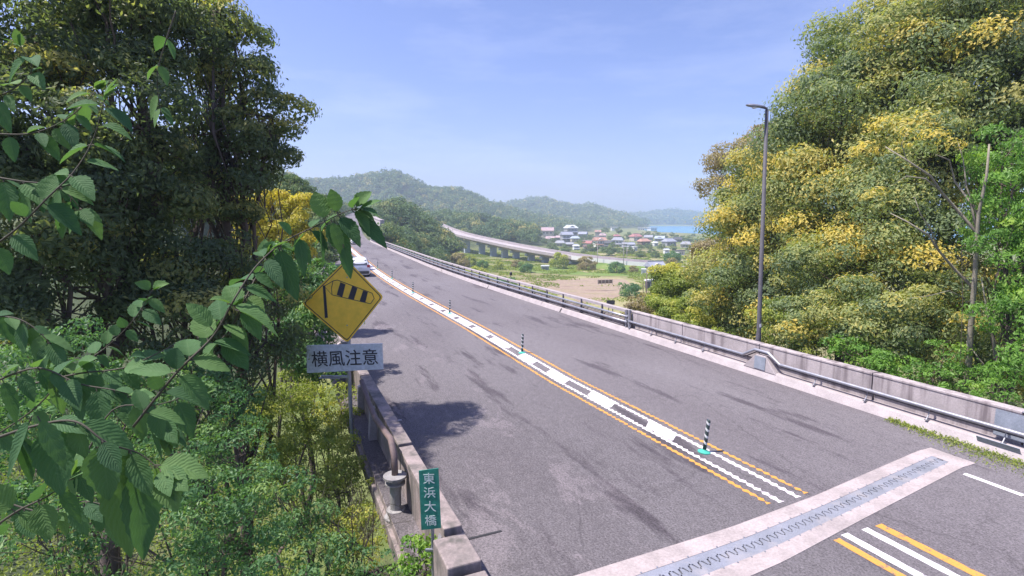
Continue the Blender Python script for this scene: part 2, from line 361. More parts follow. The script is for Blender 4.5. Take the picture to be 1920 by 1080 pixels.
def terrain(x, y):
    shp = np.shape(x); x = np.asarray(x, float).ravel(); y = np.asarray(y, float).ravel()
    s, l = to_sl(x, y); d = np.hypot(x, y); dy = np.maximum(y, 1)
    px = np.where(y > 1, 960 + F * x / dy, np.where(x < 0, -900, 3000)); px = np.clip(px, -900, 3000)
    z = np.full(x.shape, VZ)
    for D, w, pts in RIDGES:
        ys = np.interp(px, [q[0] for q in pts], [q[1] for q in pts])
        zt = CH + (410 - ys) / F * D; amp = np.maximum(zt - VZ, 0)
        n1 = fbm(x / (D * .05), y / (D * .05), 4)
        t = (y - D) / (D * w); sh = np.exp(-t * t) * (1 + .55 * n1 * (np.abs(t) > .0) * np.clip(np.abs(t) * 1.6, 0, 1))
        z = np.maximum(z, VZ + amp * sh)
    # the green hill on the right of the road's far end, the hill on the left
    for cx, cyy, sx, sy, h in ((-50, 232, 21, 45, 22.5), (-38, 185, 14, 22, 12), (-112, 250, 30, 60, 36), (-62, 96, 24, 34, 24)):
        z = np.maximum(z, VZ + h * np.exp(-((x - cx) / sx) ** 2 - ((y - cyy) / sy) ** 2) * (1 + .25 * fbm(x / 12, y / 12, 3)))
    # our end of the bridge: ground falls away beside and beyond the abutment
    near = 1 - smooth(4, 34, s + .25 * np.maximum(l - 8, 0)); side = np.where(l > 0, np.clip(l - 6.6, 0, 9) * .22, np.clip(-l - 7.2, 0, 3) * 1.2)
    zn = VZ + (14.6 - side) * near; zn = np.where(l > 0, zn + 2.2 * smooth(14, 30, l) * near, zn)
    z = np.where(s < 60, np.maximum(z, zn + .35 * fbm(x / 3, y / 3, 3) * (np.abs(l) > 7.5)), z)
    left = smooth(-8, -30, l) * smooth(2, 20, s) * (1 - smooth(90, 120, s)); z = z + left * 6
    # road grade at both ends
    zr = zroad(s) - .35; wr = (1 - smooth(7.5, 20, np.abs(l))) * np.where(s < 60, 1 - smooth(3, 6.5, s), smooth(104, 122, s)) * (s < 355)
    z = z * (1 - wr) + zr * wr
    under = (np.abs(l) < 9) * (s > 20) * (s < 104); z = np.where(under, np.minimum(z, VZ + 3 * smooth(40, 20, s)), z)
    # the sea
    coast = np.interp(px, [1150, 1200, 1240, 1330, 1370, 3000], [2000, 1000, 840, 740, 560, 480])
    z = z - 6 * smooth(coast * .985, coast * 1.01, y) * (z < -13.5) * (px > 1190)
    return z.reshape(shp)
def terr1(x, y): return float(terrain(np.array([x]), np.array([y]))[0])

az = np.concatenate([np.linspace(-180, -64, 24, endpoint=False), np.linspace(-64, 60, 620), np.linspace(60, 180, 24)[1:]]) * pi / 180
rr = np.concatenate([[.01], np.geomspace(1.2, 3300, 420)])
AA, RR = np.meshgrid(az, rr)
X = RR * np.sin(AA); Y = RR * np.cos(AA); Z = terrain(X, Y)
Z = Z + np.where(RR > 330, 2.2 * fbm(X / 9, Y / 9, 3) * np.clip((Z + 13.5) / 4, 0, 1), 0)
na, nr = len(az), len(rr); idx = np.arange(na * nr).reshape(nr, na)
Qd = np.stack([idx[:-1, :-1], idx[:-1, 1:], idx[1:, 1:], idx[1:, :-1]], -1).reshape(-1, 4)[:, ::-1]
def ground_mat():
    m, nt, b = base_mat('ground_cover', .95, .1)
    co = nt.nodes.new('ShaderNodeTexCoord').outputs['Object']
    a = noise(nt, co, .035, 5, .6); ra = ramp(nt, [(.36, (.12, .155, .05)), (.5, (.19, .21, .08)), (.64, (.27, .22, .13))]); nt.links.new(a, ra.inputs[0])
    c2 = noise(nt, co, .5, 6, .75); rb = ramp(nt, [(.3, (.6, .6, .6)), (.7, (1.3, 1.3, 1.3))]); nt.links.new(c2, rb.inputs[0])
    low = mix(nt, 1.0, ra.outputs[0], rb.outputs[0], 'MULTIPLY')
    h = noise(nt, co, .045, 9, .78); rh = ramp(nt, [(.34, (.030, .045, .025)), (.5, (.07, .09, .045)), (.62, (.14, .15, .075)), (.7, (.22, .19, .11))]); nt.links.new(h, rh.inputs[0])
    sep = N(nt, 'ShaderNodeSeparateXYZ'); nt.links.new(co, sep.inputs[0])
    mr = N(nt, 'ShaderNodeMapRange'); mr.inputs[1].default_value = -14.2; mr.inputs[2].default_value = -12.6; nt.links.new(sep.outputs[2], mr.inputs[0])
    col = mix(nt, mr.outputs[0], low, rh.outputs[0])
    nt.links.new(col, b.inputs['Base Color']); bump(nt, b, c2, .6, .3); return m
M['ground'] = ground_mat()
g = np_mesh('ground', np.stack([X, Y, Z], -1), Qd, M['ground'], smooth=True); tag(g, 'valley floor, slopes and wooded hills under and around the bridge', 'ground', kind='structure')
# sea
m, nt, b = base_mat('sea_water', .25, .5); co = nt.nodes.new('ShaderNodeTexCoord').outputs['Object']; f = noise(nt, co, .02, 4, .6, (.3, 1, 1)); r = ramp(nt, [(.3, (.02, .16, .30)), (.7, (.05, .26, .42))]); nt.links.new(f, r.inputs[0]); nt.links.new(r.outputs[0], b.inputs['Base Color']); fw = noise(nt, co, .4, 3); bump(nt, b, fw, .3, .2)
M['sea'] = m
MB().add([(150, 450, SEAZ), (2600, 450, SEAZ), (2600, 2600, SEAZ), (150, 2600, SEAZ)], [(0, 1, 2, 3)]).build('sea', M['sea'])
tag(bpy.data.objects['sea'], 'blue strip of sea beyond the village', 'sea', kind='structure')

# fields in the valley: thin sheets on the flat floor
def field(name, pts, m, z, label):
    o = MB().add([G(px, py, z) for px, py in pts], [tuple(range(len(pts)))]).build(name, m); return tag(o, label, 'field', kind='structure')
def soil(name, c1, c2, c3, sc=.12):
    m, nt, b = base_mat(name, .95, .1); co = nt.nodes.new('ShaderNodeTexCoord').outputs['Object']
    f = noise(nt, co, sc, 6, .7, (.5, 1.6, 1)); r = ramp(nt, [(.35, c1), (.5, c2), (.66, c3)]); nt.links.new(f, r.inputs[0])
    f2 = noise(nt, co, 1.6, 5, .8); r2 = ramp(nt, [(.3, (.68, .68, .68)), (.7, (1.25, 1.25, 1.25))]); nt.links.new(f2, r2.inputs[0])
    nt.links.new(mix(nt, 1.0, r.outputs[0], r2.outputs[0], 'MULTIPLY'), b.inputs['Base Color']); return m
M['soil'] = soil('bare_soil', (.24, .175, .135), (.33, .25, .195), (.25, .22, .12), .2)
M['grass_green'] = soil('green_crop', (.10, .17, .04), (.15, .22, .055), (.20, .24, .08))
M['straw'] = soil('dry_grass', (.27, .26, .12), (.33, .29, .16), (.20, .23, .08), .2)
field('field', [(1000, 560), (1085, 602), (1180, 620), (1190, 560), (1225, 536), (1160, 520), (1080, 518), (1010, 527), (940, 520), (850, 515), (905, 535)], M['straw'], VZ + .05, 'dry grass ground below the bridge railing')
field('field', [(1060, 551), (1092, 570), (1150, 560), (1196, 541), (1172, 524), (1110, 521), (1040, 525), (985, 520), (965, 527), (1020, 540)], M['soil'], VZ + .10, 'bare brown field beyond the bridge railing')
field('field', [(1085, 492), (1160, 497), (1250, 502), (1240, 516), (1200, 518), (1120, 517), (1010, 512), (960, 508), (870, 500), (880, 490), (960, 497), (1060, 502)], M['grass_green'], VZ + .05, 'green crop field in front of the white guardrail road')
field('field', [(1080, 500), (1108, 499), (1136, 503), (1130, 509), (1100, 511), (1078, 507)], M['straw'], VZ + .12, 'pale dry plot beside the thicket under the viaduct')
field('field', [(1215, 484), (1400, 492), (1405, 500), (1330, 503), (1262, 498), (1232, 491)], M['straw'], VZ + .12, 'tan field right of the blue-grey roofed house')
field('field', [(1120, 473), (1240, 475), (1330, 480), (1320, 483), (1200, 481), (1110, 478)], M['straw'], VZ + .15, 'straw coloured strip below the village houses')

# ------------------------------------------------------------------ road surface and markings
RW = 5.85
def strip(name, s0, s1, la, lb, z, m, parent=None, step=1.0, jag=0, jstep=.09, seed=1):
    """sheet between two offsets; la/lb numbers or functions of s; jag roughens both sides like worn ribbed paint"""
    rg = random.Random(seed); fa = la if callable(la) else (lambda s: la); fb = lb if callable(lb) else (lambda s: lb)
    st = []; s = s0
    while s < s1: st.append(s); s += (jstep * (1 + max(0, s - 30) * .05) if jag else step)
    st.append(s1); V = []; uv = []
    for i, q in enumerate(st):
        j0 = j1 = 0
        if jag: j0 = (jag if i % 2 else 0) * rg.uniform(.3, 1.0); j1 = (jag if i % 2 else 0) * rg.uniform(.3, 1.0)
        a, bb = fa(q) + j0, fb(q) - j1
        V += [RP(q, a, z), RP(q, bb, z)]; uv += [(q, a), (q, bb)]
    Qs = [(2 * i, 2 * i + 1, 2 * i + 3, 2 * i + 2) for i in range(len(st) - 1)]
    return np_mesh(name, [tuple(q) for q in V], Qs, m, parent, uv=uv)
# joint geometry: offsets of its far and near rim as functions of l
JL = [-7.2, -4.97, -1.74, .53, 4.4]
def jfar(l): return float(np.interp(l, JL, [6.35, 6.40, 6.45, 6.62, 7.08]))
def jnear(l): return float(np.interp(l, JL, [5.15, 5.2, 5.42, 5.72, 6.2]))
ls = list(np.linspace(-7.0, RW + .1, 40))
def sheet(name, fs, z, m, parent=None):
    """sheet over (l) columns whose stations come from functions"""
    V = []; uv = []; nl = len(ls); ns = len(fs(0))
    for l in ls:
        for q in fs(l): V.append(tuple(RP(q, l, z))); uv.append((q, l))
    Qs = [(i * ns + j, (i + 1) * ns + j, (i + 1) * ns + j + 1, i * ns + j + 1) for i in range(nl - 1) for j in range(ns - 1)]
    return np_mesh(name, V, Qs, m, parent, uv=uv)
bigs = [12, 20] + stations(24, 345, 2.0)
road = sheet('road', lambda l: [jfar(l) if -7 <= l <= 4.9 else 6.62] + [9] + bigs, 0, M['asphalt']); tag(road, 'grey two lane asphalt bridge deck running to the hills', 'road', kind='structure')
road2 = sheet('road', lambda l: [-14, -8, -3, 1, 3, jnear(l) if -7 <= l <= 4.9 else 6.62], 0, M['asphalt']); tag(road2, 'asphalt approach on the near side of the expansion joint', 'road', kind='structure')
# bridge girder below the deck
MB().sweep([(-7.0, -.02), (-7.0, -.4), (-4.2, -.5), (-3.6, -2.1), (3.6, -2.1), (4.2, -.5), (6.5, -.4), (6.5, -.02)], stations(6.8, 118, 4)).build('bridge_deck', M['concrete_old'])
tag(bpy.data.objects['bridge_deck'], 'concrete box girder carrying the road over the valley', 'bridge', kind='structure')
CC = -.03
def cshift(s): return CC - .22 * max(0, 1 - abs(s - 15) / 9)
W = .0045
so_ = 6.75
for (a, b_, mt, nm) in ((-.55, -.42, 'orange_paint', 'orange_line'), (.42, .55, 'orange_paint', 'orange_line')):
    strip(nm, so_ if a > 0 else 6.75, 125, lambda s, a=a: cshift(s) + a, lambda s, b_=b_: cshift(s) + b_, W, M[mt], road, jag=.07, seed=int(a * 100 + 90))
for (a, b_) in ((-.30, -.15), (.15, .30)):
    strip('white_line', 6.7, 125, lambda s, a=a: cshift(s) + a, lambda s, b_=b_: cshift(s) + b_, W, M['white_paint'], road, jag=.07, seed=int(a * 100 + 60))
# raised white blocks between the lines
rg = random.Random(3); mb = MB(); s = 9.75
blocks = []
while s < 116:
    Ls = rg.uniform(.95, 1.35) if s < 18 else 1.95
    c = cshift(s); w0, w1 = c - .22 + rg.uniform(0, .06), c + .24
    n = 9; pts = []
    for i in range(n): f = i / (n - 1); pts.append((s + f * Ls, w0 + rg.uniform(-.03, .05) + (.07 if i in (0, n - 1) else 0)))
    for i in range(n): f = 1 - i / (n - 1); pts.append((s + .28 + f * Ls, w1 + rg.uniform(-.015, .015)))
    blocks.append(pts); s += 2.5
for pts in blocks:
    n = len(pts); vs_ = [RP(q, l, .011) for q, l in pts] + [RP(q, l, .001) for q, l in pts]
    mb.add(vs_, [tuple(range(n))] + [(i, i + n, (i + 1) % n + n, (i + 1) % n) for i in range(n)])
mb.build('white_block', M['white_paint'], road); tag(bpy.data.objects['white_block'], kind='stuff')
# approach side markings (smooth, newer)
strip('orange_line', -12, 5.50, -.52, -.37, W, M['orange_paint'], road2, jag=.012, jstep=.2, seed=4)
strip('white_line', -12, 5.55, -.27, -.10, W, M['edge_paint'], road2, jag=.01, jstep=.2, seed=5)
strip('white_line', -12, 5.52, .20, .36, W, M['edge_paint'], road2, jag=.012, jstep=.2, seed=6)
strip('orange_line', -12, 5.50, .52, .70, W, M['orange_paint'], road2, jag=.012, jstep=.2, seed=7)
for a, bq in ((5.05, 6.02), (3.6, 4.98), (-12, 3.4)):
    strip('edge_line', a, bq, 4.06, 4.20, W, M['edge_paint'], road2, jag=.01, jstep=.2, seed=8)

# ------------------------------------------------------------------ expansion joint
ej = empty('expansion_joint', RP(6.1, 0, 0), label='steel finger expansion joint set in pale concrete strips across the road', cat='expansion joint')
inv = ej.matrix_world.inverted() if False else Matrix.Translation(-ej.location)
def jband(f0, f1, l0, l1, z, n=40):
    """band between two fractions across the joint"""
    V = []; 
    for i in range(n + 1):
        l = l0 + (l1 - l0) * i / n; a, b_ = jnear(l), jfar(l)
        V += [inv @ RP(a + (b_ - a) * f0, l, z), inv @ RP(a + (b_ - a) * f1, l, z)]
    return V, [(2 * i, 2 * i + 2, 2 * i + 3, 2 * i + 1) for i in range(n)]
def solid(V, fs, zlow):
    n = len(V); V2 = V + [Vector((q.x, q.y, zlow)) for q in V]; k = n // 2 - 1
    F2 = list(fs)
    F2 += [(2 * i, 2 * i + n, 2 * i + 2 + n, 2 * i + 2) for i in range(k)] + [(2 * i + 1, 2 * i + 3, 2 * i + 3 + n, 2 * i + 1 + n) for i in range(k)]
    F2 += [(0, 1, 1 + n, n), (2 * k, 2 * k + n, 2 * k + 1 + n, 2 * k + 1)]
    return V2, F2
for f0, f1 in ((.0, .30), (.68, 1.0)):
    mb = MB(); V, fs = jband(f0, f1, -7.0, 4.45, .008); mb.add(*solid(V, fs, -.15)); mb.build('concrete_strip', M['concrete_joint'], ej)
mb = MB(); V, fs = jband(.0, 1.0, 4.453, 4.9, .008, 4)
mb.add(*solid(V, fs, -.15)); mb.build('concrete_strip', M['concrete_joint'], ej)
mb = MB(); V, fs = jband(.302, .678, -7.0, 4.45, -.05); mb.add(V, fs); mb.build('joint_gap', M['dark_gap'], ej)
# two steel combs whose fingers interlock
pitch = .19
for side in (0, 1):
    mb = MB(); l = -7.0
    while l < 4.42:
        def q(f, ll, z=.004): 
            a, b_ = jnear(ll), jfar(ll); return inv @ RP(a + (b_ - a) * f, ll, z)
        if side == 0: fb, fr, ft, o = .302, .44, .565, 0
        else: fb, fr, ft, o = .678, .545, .415, pitch / 2
        l1 = min(l + pitch, 4.448)
        a0, a1 = l, l1; c = l + pitch / 2 + (0 if side == 0 else 0)
        if side == 0: pts = [q(fb, a0), q(fb, a1), q(fr, a1), q(fr, c + .052), q(ft, c + .010), q(ft, c - .010), q(fr, c - .052), q(fr, a0)]
        else:
            pts = [q(fb, a1), q(fb, a0), q(ft, a0), q(ft, a0 + .008), q(fr, a0 + .042), q(fr, a1 - .042), q(ft, a1 - .008), q(ft, a1)]
        n = len(pts); low = [Vector((v.x, v.y, -.04)) for v in pts]
        mb.add(pts + low, [tuple(range(n))] + [(i, i + n, (i + 1) % n + n, (i + 1) % n) for i in range(n)])
        l += pitch
    mb.build('steel_comb', M['steel_joint'], ej)
mb = MB()
for k in range(38):
    l = -6.9 + k * .3
    for f in (.285, .695):
        a, b_ = jnear(l), jfar(l); mb.lathe(inv @ RP(a + (b_ - a) * f, l, .008), [(.018, 0), (.014, .008)], 6)
mb.build('bolt', M['galv'], ej); bpy.data.objects['bolt']['kind'] = 'stuff'

# ------------------------------------------------------------------ rubber posts
def post_proto():
    r = empty('lane_post', (0, 0, 0), label='x', cat='lane post', group='flexible lane posts along the centre strip')
    MB().lathe((0, 0, 0), [(.14, .0), (.14, .018), (.11, .035), (.06, .05), (.045, .07)], 18).build('base', M['post_green'], r, smooth=False)
    MB().lathe((0, 0, .06), [(.042, 0), (.040, .30), (.040, .66), (.036, .68), (.02, .69)], 14).build('pole', M['post_black'], r, smooth=True)
    for k in range(4):
        mb = MB(); n = 18; vs_ = []; z0 = .22 + k * .15; t = .035   # tilted reflective sleeve
        for zz in (0, .055):
            for j in range(n):
                a = 2 * pi * j / n; vs_.append((.0435 * cos(a), .0435 * sin(a), z0 + zz + t * sin(a)))
        mb.add(vs_, [(j, (j + 1) % n, n + (j + 1) % n, n + j) for j in range(n)]).build('reflective_band', M['post_white'], r, smooth=True)
    return r
pp = post_proto(); ords = ['nearest lane post, green foot showing, on the double white lines', 'second lane post from the camera, standing among the white blocks', 'third lane post from the camera, thin and dark', 'fourth lane post, tiny, level with the open railing', 'fifth lane post, tiny, just this side of the white car', 'sixth lane post, beside the silver white car']
for i, (px, py) in enumerate([(1320, 848), (979, 662), (843, 588), (774, 549), (735, 522), (708, 503)]):
    o = pp if i == 0 else copy_tree(pp)
    o.location = G(px, py, 0); o['label'] = ords[i]; o.rotation_euler = (R(1.5) if i == 0 else 0, R(6) if i == 0 else R(2), A0)

# ------------------------------------------------------------------ right parapet
PB, PE = -3.0, 20.3        # solid part
rp_ = empty('concrete_parapet', RP(8, 6.2, 0), label='stained solid concrete parapet with a single pipe rail on the right of the road', cat='parapet wall')
def off(o, root): o.parent = root; o.matrix_parent_inverse = Matrix.Translation(-root.location); return o
E0 = 4.1
secs = [(E0, 6.02), (6.05, 9.3), (9.33, 13.1), (13.13, 16.9), (16.93, PE)]
for k, (a, b_) in enumerate(secs):
    off(MB().sweep([(RW + .42, .02), (RW + .42, .47), (RW + .33, .50), (RW + .33, .95), (RW + .31, .965), (RW + .31, 1.02), (RW + .60, 1.02), (RW + .60, -.5), (RW + .4, -.5)], stations(a, b_, .8)).build('wall_panel', M['concrete'], bevel=.012), rp_)
off(MB().sweep([(RW, 0.002), (RW + .13, .20), (RW + .19, .235), (RW + .419, .245), (RW + .419, -.3), (RW, -.3)], stations(E0, 29, .8)).build('kerb', M['concrete_light'], bevel=.01), rp_)
# pipe rail with the step over the lamp bracket
SB = 12.65
def railz(s): return .56 + .28 * float(np.interp(s, [SB - .5, SB - .05, SB + .5, SB + 1.0], [0, 1, 1, 0]))
st = sorted(set(stations(E0 + .3, PE, .25) + [SB - .5, SB - .05, SB + .5, SB + 1.0]))
off(MB().tube([RP(q, RW + .16, railz(q)) for q in st], .048, 10).build('pipe_rail', M['galv'], smooth=True), rp_)
off(MB().tube([RP(q, RW + .24, railz(q) - .09) for q in st], .022, 6).build('conduit', M['pole_paint'], smooth=True), rp_)
q = E0 + .6
while q < PE:
    if not (SB - .7 < q < SB + 1.4):
        mb = MB(); z = railz(q)
        p0 = RP(q, RW + .335, z - .02); mb.box((p0 + RP(q, RW + .2, z - .02)) / 2, (.17, .05, .06), Matrix.Rotation(A0, 3, 'Z'))
        mb.tube([RP(q, RW + .22, z - .04), RP(q, RW + .20, z - .2), RP(q, RW + .12, .24)], .016, 6)
        mb.box(RP(q, RW + .16, .25), (.12, .07, .02), Matrix.Rotation(A0, 3, 'Z'))
        off(mb.build('bracket', M['galv']), rp_)
    q += 1.55
off(MB().box(RP(6.05, RW + .333, .63), (.02, .95, .60), Matrix.Rotation(A0, 3, 'Z')).box(RP(6.05, RW + .46, 1.006), (.27, .95, .012), Matrix.Rotation(A0, 3, 'Z')).box(RP(6.3, RW + .10, .15), (.012, .8, .30), Matrix.Rotation(A0, 3, 'Z') @ Matrix.Rotation(R(-30), 3, 'Y')).build('cover_plate', M['steel_plate']), rp_)
# lamp pedestal: concrete bulge under the stepped rail
mbp = MB(); a_, b2, c2, d2 = SB - .42, SB + .02, SB + .42, SB + .92
pf = [(RW + .10, a_, .19), (RW + .10, d2, .19), (RW + .12, c2, .70), (RW + .12, b2, .70)]; vs_ = [RP(q, l, z) for l, q, z in pf] + [RP(q, RW + .43, z) for l, q, z in pf]
mbp.add(vs_, [(0, 1, 2, 3), (7, 6, 5, 4), (0, 4, 5, 1), (1, 5, 6, 2), (2, 6, 7, 3), (3, 7, 4, 0)])
off(mbp.build('lamp_pedestal', M['concrete_light'], bevel=.02), rp_)
off(MB().sweep([(RW + .085, .24), (RW + .10, .66), (RW + .115, .66), (RW + .10, .24)], [SB + .0, SB + .44]).build('access_cover', M['steel_plate']), rp_)
mb = MB()   # dark rust run from the plate
off(mb.box(RP(5.72, RW + .325, .80), (.012, .02, .16), Matrix.Rotation(A0, 3, 'Z')).box(RP(5.80, RW + .325, .83), (.012, .025, .10), Matrix.Rotation(A0, 3, 'Z')).box(RP(5.62, RW + .325, .84), (.012, .02, .08), Matrix.Rotation(A0, 3, 'Z')).build('tar_mark', M['sign_black']), rp_)

# open railing on the bridge
rl = empty('bridge_railing', RP(60, 6.2, 0), label='open bridge railing of long steel pipes on dark posts, far right side of the road', cat='railing')
st = stations(PE + .1, 128, 1.5)
def pipe(l, z, r, name, m=M['galv']): return off(MB().tube([RP(q, l, z) for q in st], r, 8).build(name, m, smooth=True), rl)
pipe(RW + .14, .50, .06, 'pipe_rail'); pipe(RW + .18, .74, .055, 'pipe_rail')
off(MB().sweep([(RW + .30, .89), (RW + .30, 1.01), (RW + .56, 1.01), (RW + .56, .89)], st).build('top_rail', M['concrete_light']), rl)
off(MB().sweep([(RW + .40, .02), (RW + .40, .55), (RW + .56, .55), (RW + .56, -.3), (RW + .36, -.3)], st).build('low_wall', M['concrete_old']), rl)
off(MB().sweep([(RW, 0.002), (RW + .11, .22), (RW + .337, .25), (RW + .337, -.3), (RW, -.3)], stations(29, 128, 2)).build('kerb', M['concrete_light']), rl)
def postmesh(q):
    mb = MB(); Rz = Matrix.Rotation(heading(q), 3, 'Z')
    mb.box(RP(q, RW + .29, .66), (.06, .10, .86 - .2), Rz); mb.box(RP(q, RW + .29, .26), (.16, .18, .03), Rz)
    mb.box(RP(q, RW + .22, .52), (.14, .05, .05), Rz); mb.box(RP(q, RW + .25, .76), (.12, .05, .05), Rz); return mb
q = PE + .4; k = 0
while q < 127: off(postmesh(q).build('post', M['pole_paint']), rl); q += 2.0
mb = MB(); Rz = Matrix.Rotation(A0, 3, 'Z'); mb.box(RP(PE - .02, RW + .2, .6), (.10, .10, .95), Rz); mb.box(RP(PE + .22, RW + .2, .6), (.08, .08, .9), Rz)
for z in (.45, .62, .80): mb.box(RP(PE + .1, RW + .2, z), (.07, .3, .06), Rz)
off(mb.build('end_post', M['galv']), rl)
for sk in (26.5, 38, 52, 70):
    off(MB().sweep([(RW - .012, .002), (RW + .10, .21), (RW + .10, .19), (RW + .0, -.001)], [sk, sk + .10]).build('kerb_joint', M['dark_gap']), rl)

# ------------------------------------------------------------------ left parapet
LI, LO, LE = -6.39, -6.66, -7.07
lp = empty('concrete_parapet', RP(10, -6.5, 0), label='weathered low concrete parapet on the left edge of the bridge, behind the green sign', cat='parapet wall')
for (a, b_, zt) in ((3.3, 4.8, .80), (6.9, 9.9, .90), (9.97, 14.9, .93), (15.0, 34.9, .93), (35.0, 60, .93), (60.1, 127, .93)):
    off(MB().sweep([(LI + .03, .0), (LI, zt - .08), (LI, zt), (LO, zt), (LO, zt - .10), (LO + .03, zt - .14), (LO + .03, -.18)], stations(a, b_, .9)).build('wall_panel', M['concrete_old'], bevel=.015), lp)
for (a, b_, zt) in ((4.9, 5.98, .80), (6.1, 6.78, .86)): off(MB().sweep([(LI, .0), (LI, zt), (LI - .46, zt), (LI - .46, -.6)], [a, b_]).build('end_block', M['concrete_old'], bevel=.02), lp)
off(MB().sweep([(LI + .012, .0), (LI + .17, .0), (LI + .15, .10), (LI + .03, .13)], stations(3.2, 127, 1.5)).build('kerb', M['concrete_light']), lp)
off(MB().sweep([(LO + .028, -.16), (LE, -.16), (LE, -.45), (LO + .028, -.45)], stations(6.3, 127, 1.5)).build('ledge', M['concrete_old'], bevel=.012), lp)
for q in (12.6, 14.6, 17, 20, 24):
    off(MB().sweep([(LO + .027, -.158), (LO + .027, .78), (LO - .10, .70), (LO - .16, -.158)], [q, q + .22]).build('buttress', M['concrete_light']), lp)
# drain pipe against the outer face
dp = empty('drain_pipe', RP(8.7, LO - .12, -.16), label='grey vertical drain pipe with flanged collar outside the left parapet, behind the green sign', cat='pipe')
b0 = RP(9.3, LO - .20, 0)
off(MB().lathe(b0 + Vector((0, 0, -.15)), [(.21, 0), (.21, .03), (.10, .05), (.10, .12), (.17, .125), (.17, .16), (.10, .17), (.10, .62), (.18, .64), (.18, .67), (.13, .68), (.13, .75), (.21, .76), (.21, .80), (.07, .81)], 16).build('collar', M['drain_pipe'], smooth=False), dp)
off(MB().tube([b0 + Vector((0, 0, .6)), b0 + Vector((0, 0, 1.0)), RP(9.7, LO - .18, 1.16), RP(10.6, LO - .16, 1.02), RP(11.6, LO - .14, .88), RP(12.6, LO - .14, .95), RP(13.2, LO - .2, 1.3)], .06, 10).build('pipe', M['rust_pipe'], smooth=True), dp)
# thin slot drains across the left edge
tag(MB().box(RP(7.9, -5.75, .006), (.75, .05, .006), Matrix.Rotation(A0, 3, 'Z')).build('drain_slot', M['dark_gap']), 'thin dark drain slot in the asphalt right of the green sign', 'drain')
tag(MB().box(RP(13.6, -6.0, .012), (.34, .10, .02), Matrix.Rotation(A0, 3, 'Z')).build('drain_slot', M['concrete_light']), 'small pale drain lid on the asphalt right of the white plate', 'drain')

# ------------------------------------------------------------------ street lamp
lb = RP(13.55, RW + .74, 0)
lm = empty('street_lamp', lb, label='tall dark street lamp with a single grey head behind the right parapet', cat='street lamp')
ht = 8.75
MB().tube([(0, 0, -1.2), (0, 0, 1.2), (0, 0, 1.3), (-.16, 0, ht)], [.095, .09, .075, .055], 14).build('pole', M['pole_paint'], lm, smooth=True)
MB().tube([(-.16, 0, ht - .02), (-.19, -.02, ht + .04), (-.28, -.03, ht + .07), (-.38, -.05, ht + .08)], .04, 10).build('arm', M['pole_paint'], lm, smooth=True)
hd = MB(); n = 14
prof = [(-.10, .035, .03), (-.02, .07, .05), (.15, .10, .065), (.34, .11, .07), (.48, .085, .055), (.56, .03, .025)]
vs_ = []; 
for (t, w, h) in prof:
    for k in range(n):
        a = 2 * pi * k / n; vs_.append((-.30 - t, w * cos(a), ht + .09 + .10 * t + h * (sin(a) if sin(a) > 0 else .55 * sin(a))))
hd.add(vs_, [(i * n + k, i * n + (k + 1) % n, (i + 1) * n + (k + 1) % n, (i + 1) * n + k) for i in range(len(prof) - 1) for k in range(n)] + [tuple(range(n)), tuple(reversed(range(len(vs_) - n, len(vs_))))])
h_ = hd.build('lamp_head', M['galv'], lm, smooth=True)
MB().lathe((-.58, 0, ht + .085), [(.085, .0), (.07, -.03), (.03, -.045)], 14).build('glass', M['white_metal'], h_, smooth=True)
MB().box((0, -.085, 1.55), (.06, .01, .12)).build('number_plate', M['white_metal'], lm)

# ------------------------------------------------------------------ signs
def text_mesh(name, body, size, m, parent, loc, sx=1.0, bold=.0, depth=.002):
    c = bpy.data.curves.new(name, 'FONT'); c.body = body; c.size = size; c.align_x = 'CENTER'; c.align_y = 'CENTER'; c.extrude = depth; c.offset = bold; c.resolution_u = 3
    o = bpy.data.objects.new(name, c); C.objects.link(o); dg = bpy.context.evaluated_depsgraph_get()
    me = bpy.data.meshes.new_from_object(o.evaluated_get(dg)); C.objects.unlink(o); bpy.data.objects.remove(o)
    xs = [v.co.x for v in me.vertices]; ys = [v.co.y for v in me.vertices]; cx, cy_ = (min(xs) + max(xs)) / 2, (min(ys) + max(ys)) / 2
    for v in me.vertices: x, y, z = v.co; v.co = ((x - cx) * sx, -z, y - cy_)
    me.materials.clear(); me.materials.append(m); me.name = name
    t = bpy.data.objects.new(name, me); C.objects.link(t); t.parent = parent; t.location = loc; return t
SD = 12.5
pc = P(643, 565, SD); sc_ = SD / F / ray(643, 565).y
sb = P(652, 705, SD)
root = empty('wind_warning_sign', (P(650, 640, SD).x, SD, -.4), R(-4), 'yellow diamond crosswind sign with windsock symbol above a white plate', 'road sign')
def loc(px, py): v = P(px, py, SD) - root.location; return Matrix.Rotation(R(4), 3, 'Z') @ v
# diamond corners measured from the photograph (the panel leans slightly)
cor = [loc(563, 570), loc(651, 643), loc(721, 556), loc(650, 486)]
cen = sum(cor, Vector()) / 4
for v in cor: v.y = cen.y
def inset(k, dy): return [cen + (q - cen) * k + Vector((0, dy, 0)) for q in cor]
def rounded(pts, rr_=.06, n=4):
    out = []
    for i in range(4):
        p0, p1, p2 = pts[i - 1], pts[i], pts[(i + 1) % 4]; a = p1 + (p0 - p1).normalized() * rr_; c = p1 + (p2 - p1).normalized() * rr_
        for k in range(n + 1):
            t = k / n; out.append(a * (1 - t) ** 2 + p1 * 2 * t * (1 - t) + c * t * t)
    return out
def slab(mb, pts, thick):
    n = len(pts); mb.add(pts + [q + Vector((0, thick, 0)) for q in pts], [tuple(range(n)), tuple(reversed(range(n, 2 * n)))] + [(i, i + n, (i + 1) % n + n, (i + 1) % n) for i in range(n)]); return mb
slab(MB(), rounded(inset(1.0, 0), .09), .012).build('diamond_panel', M['sign_yellow'], root)
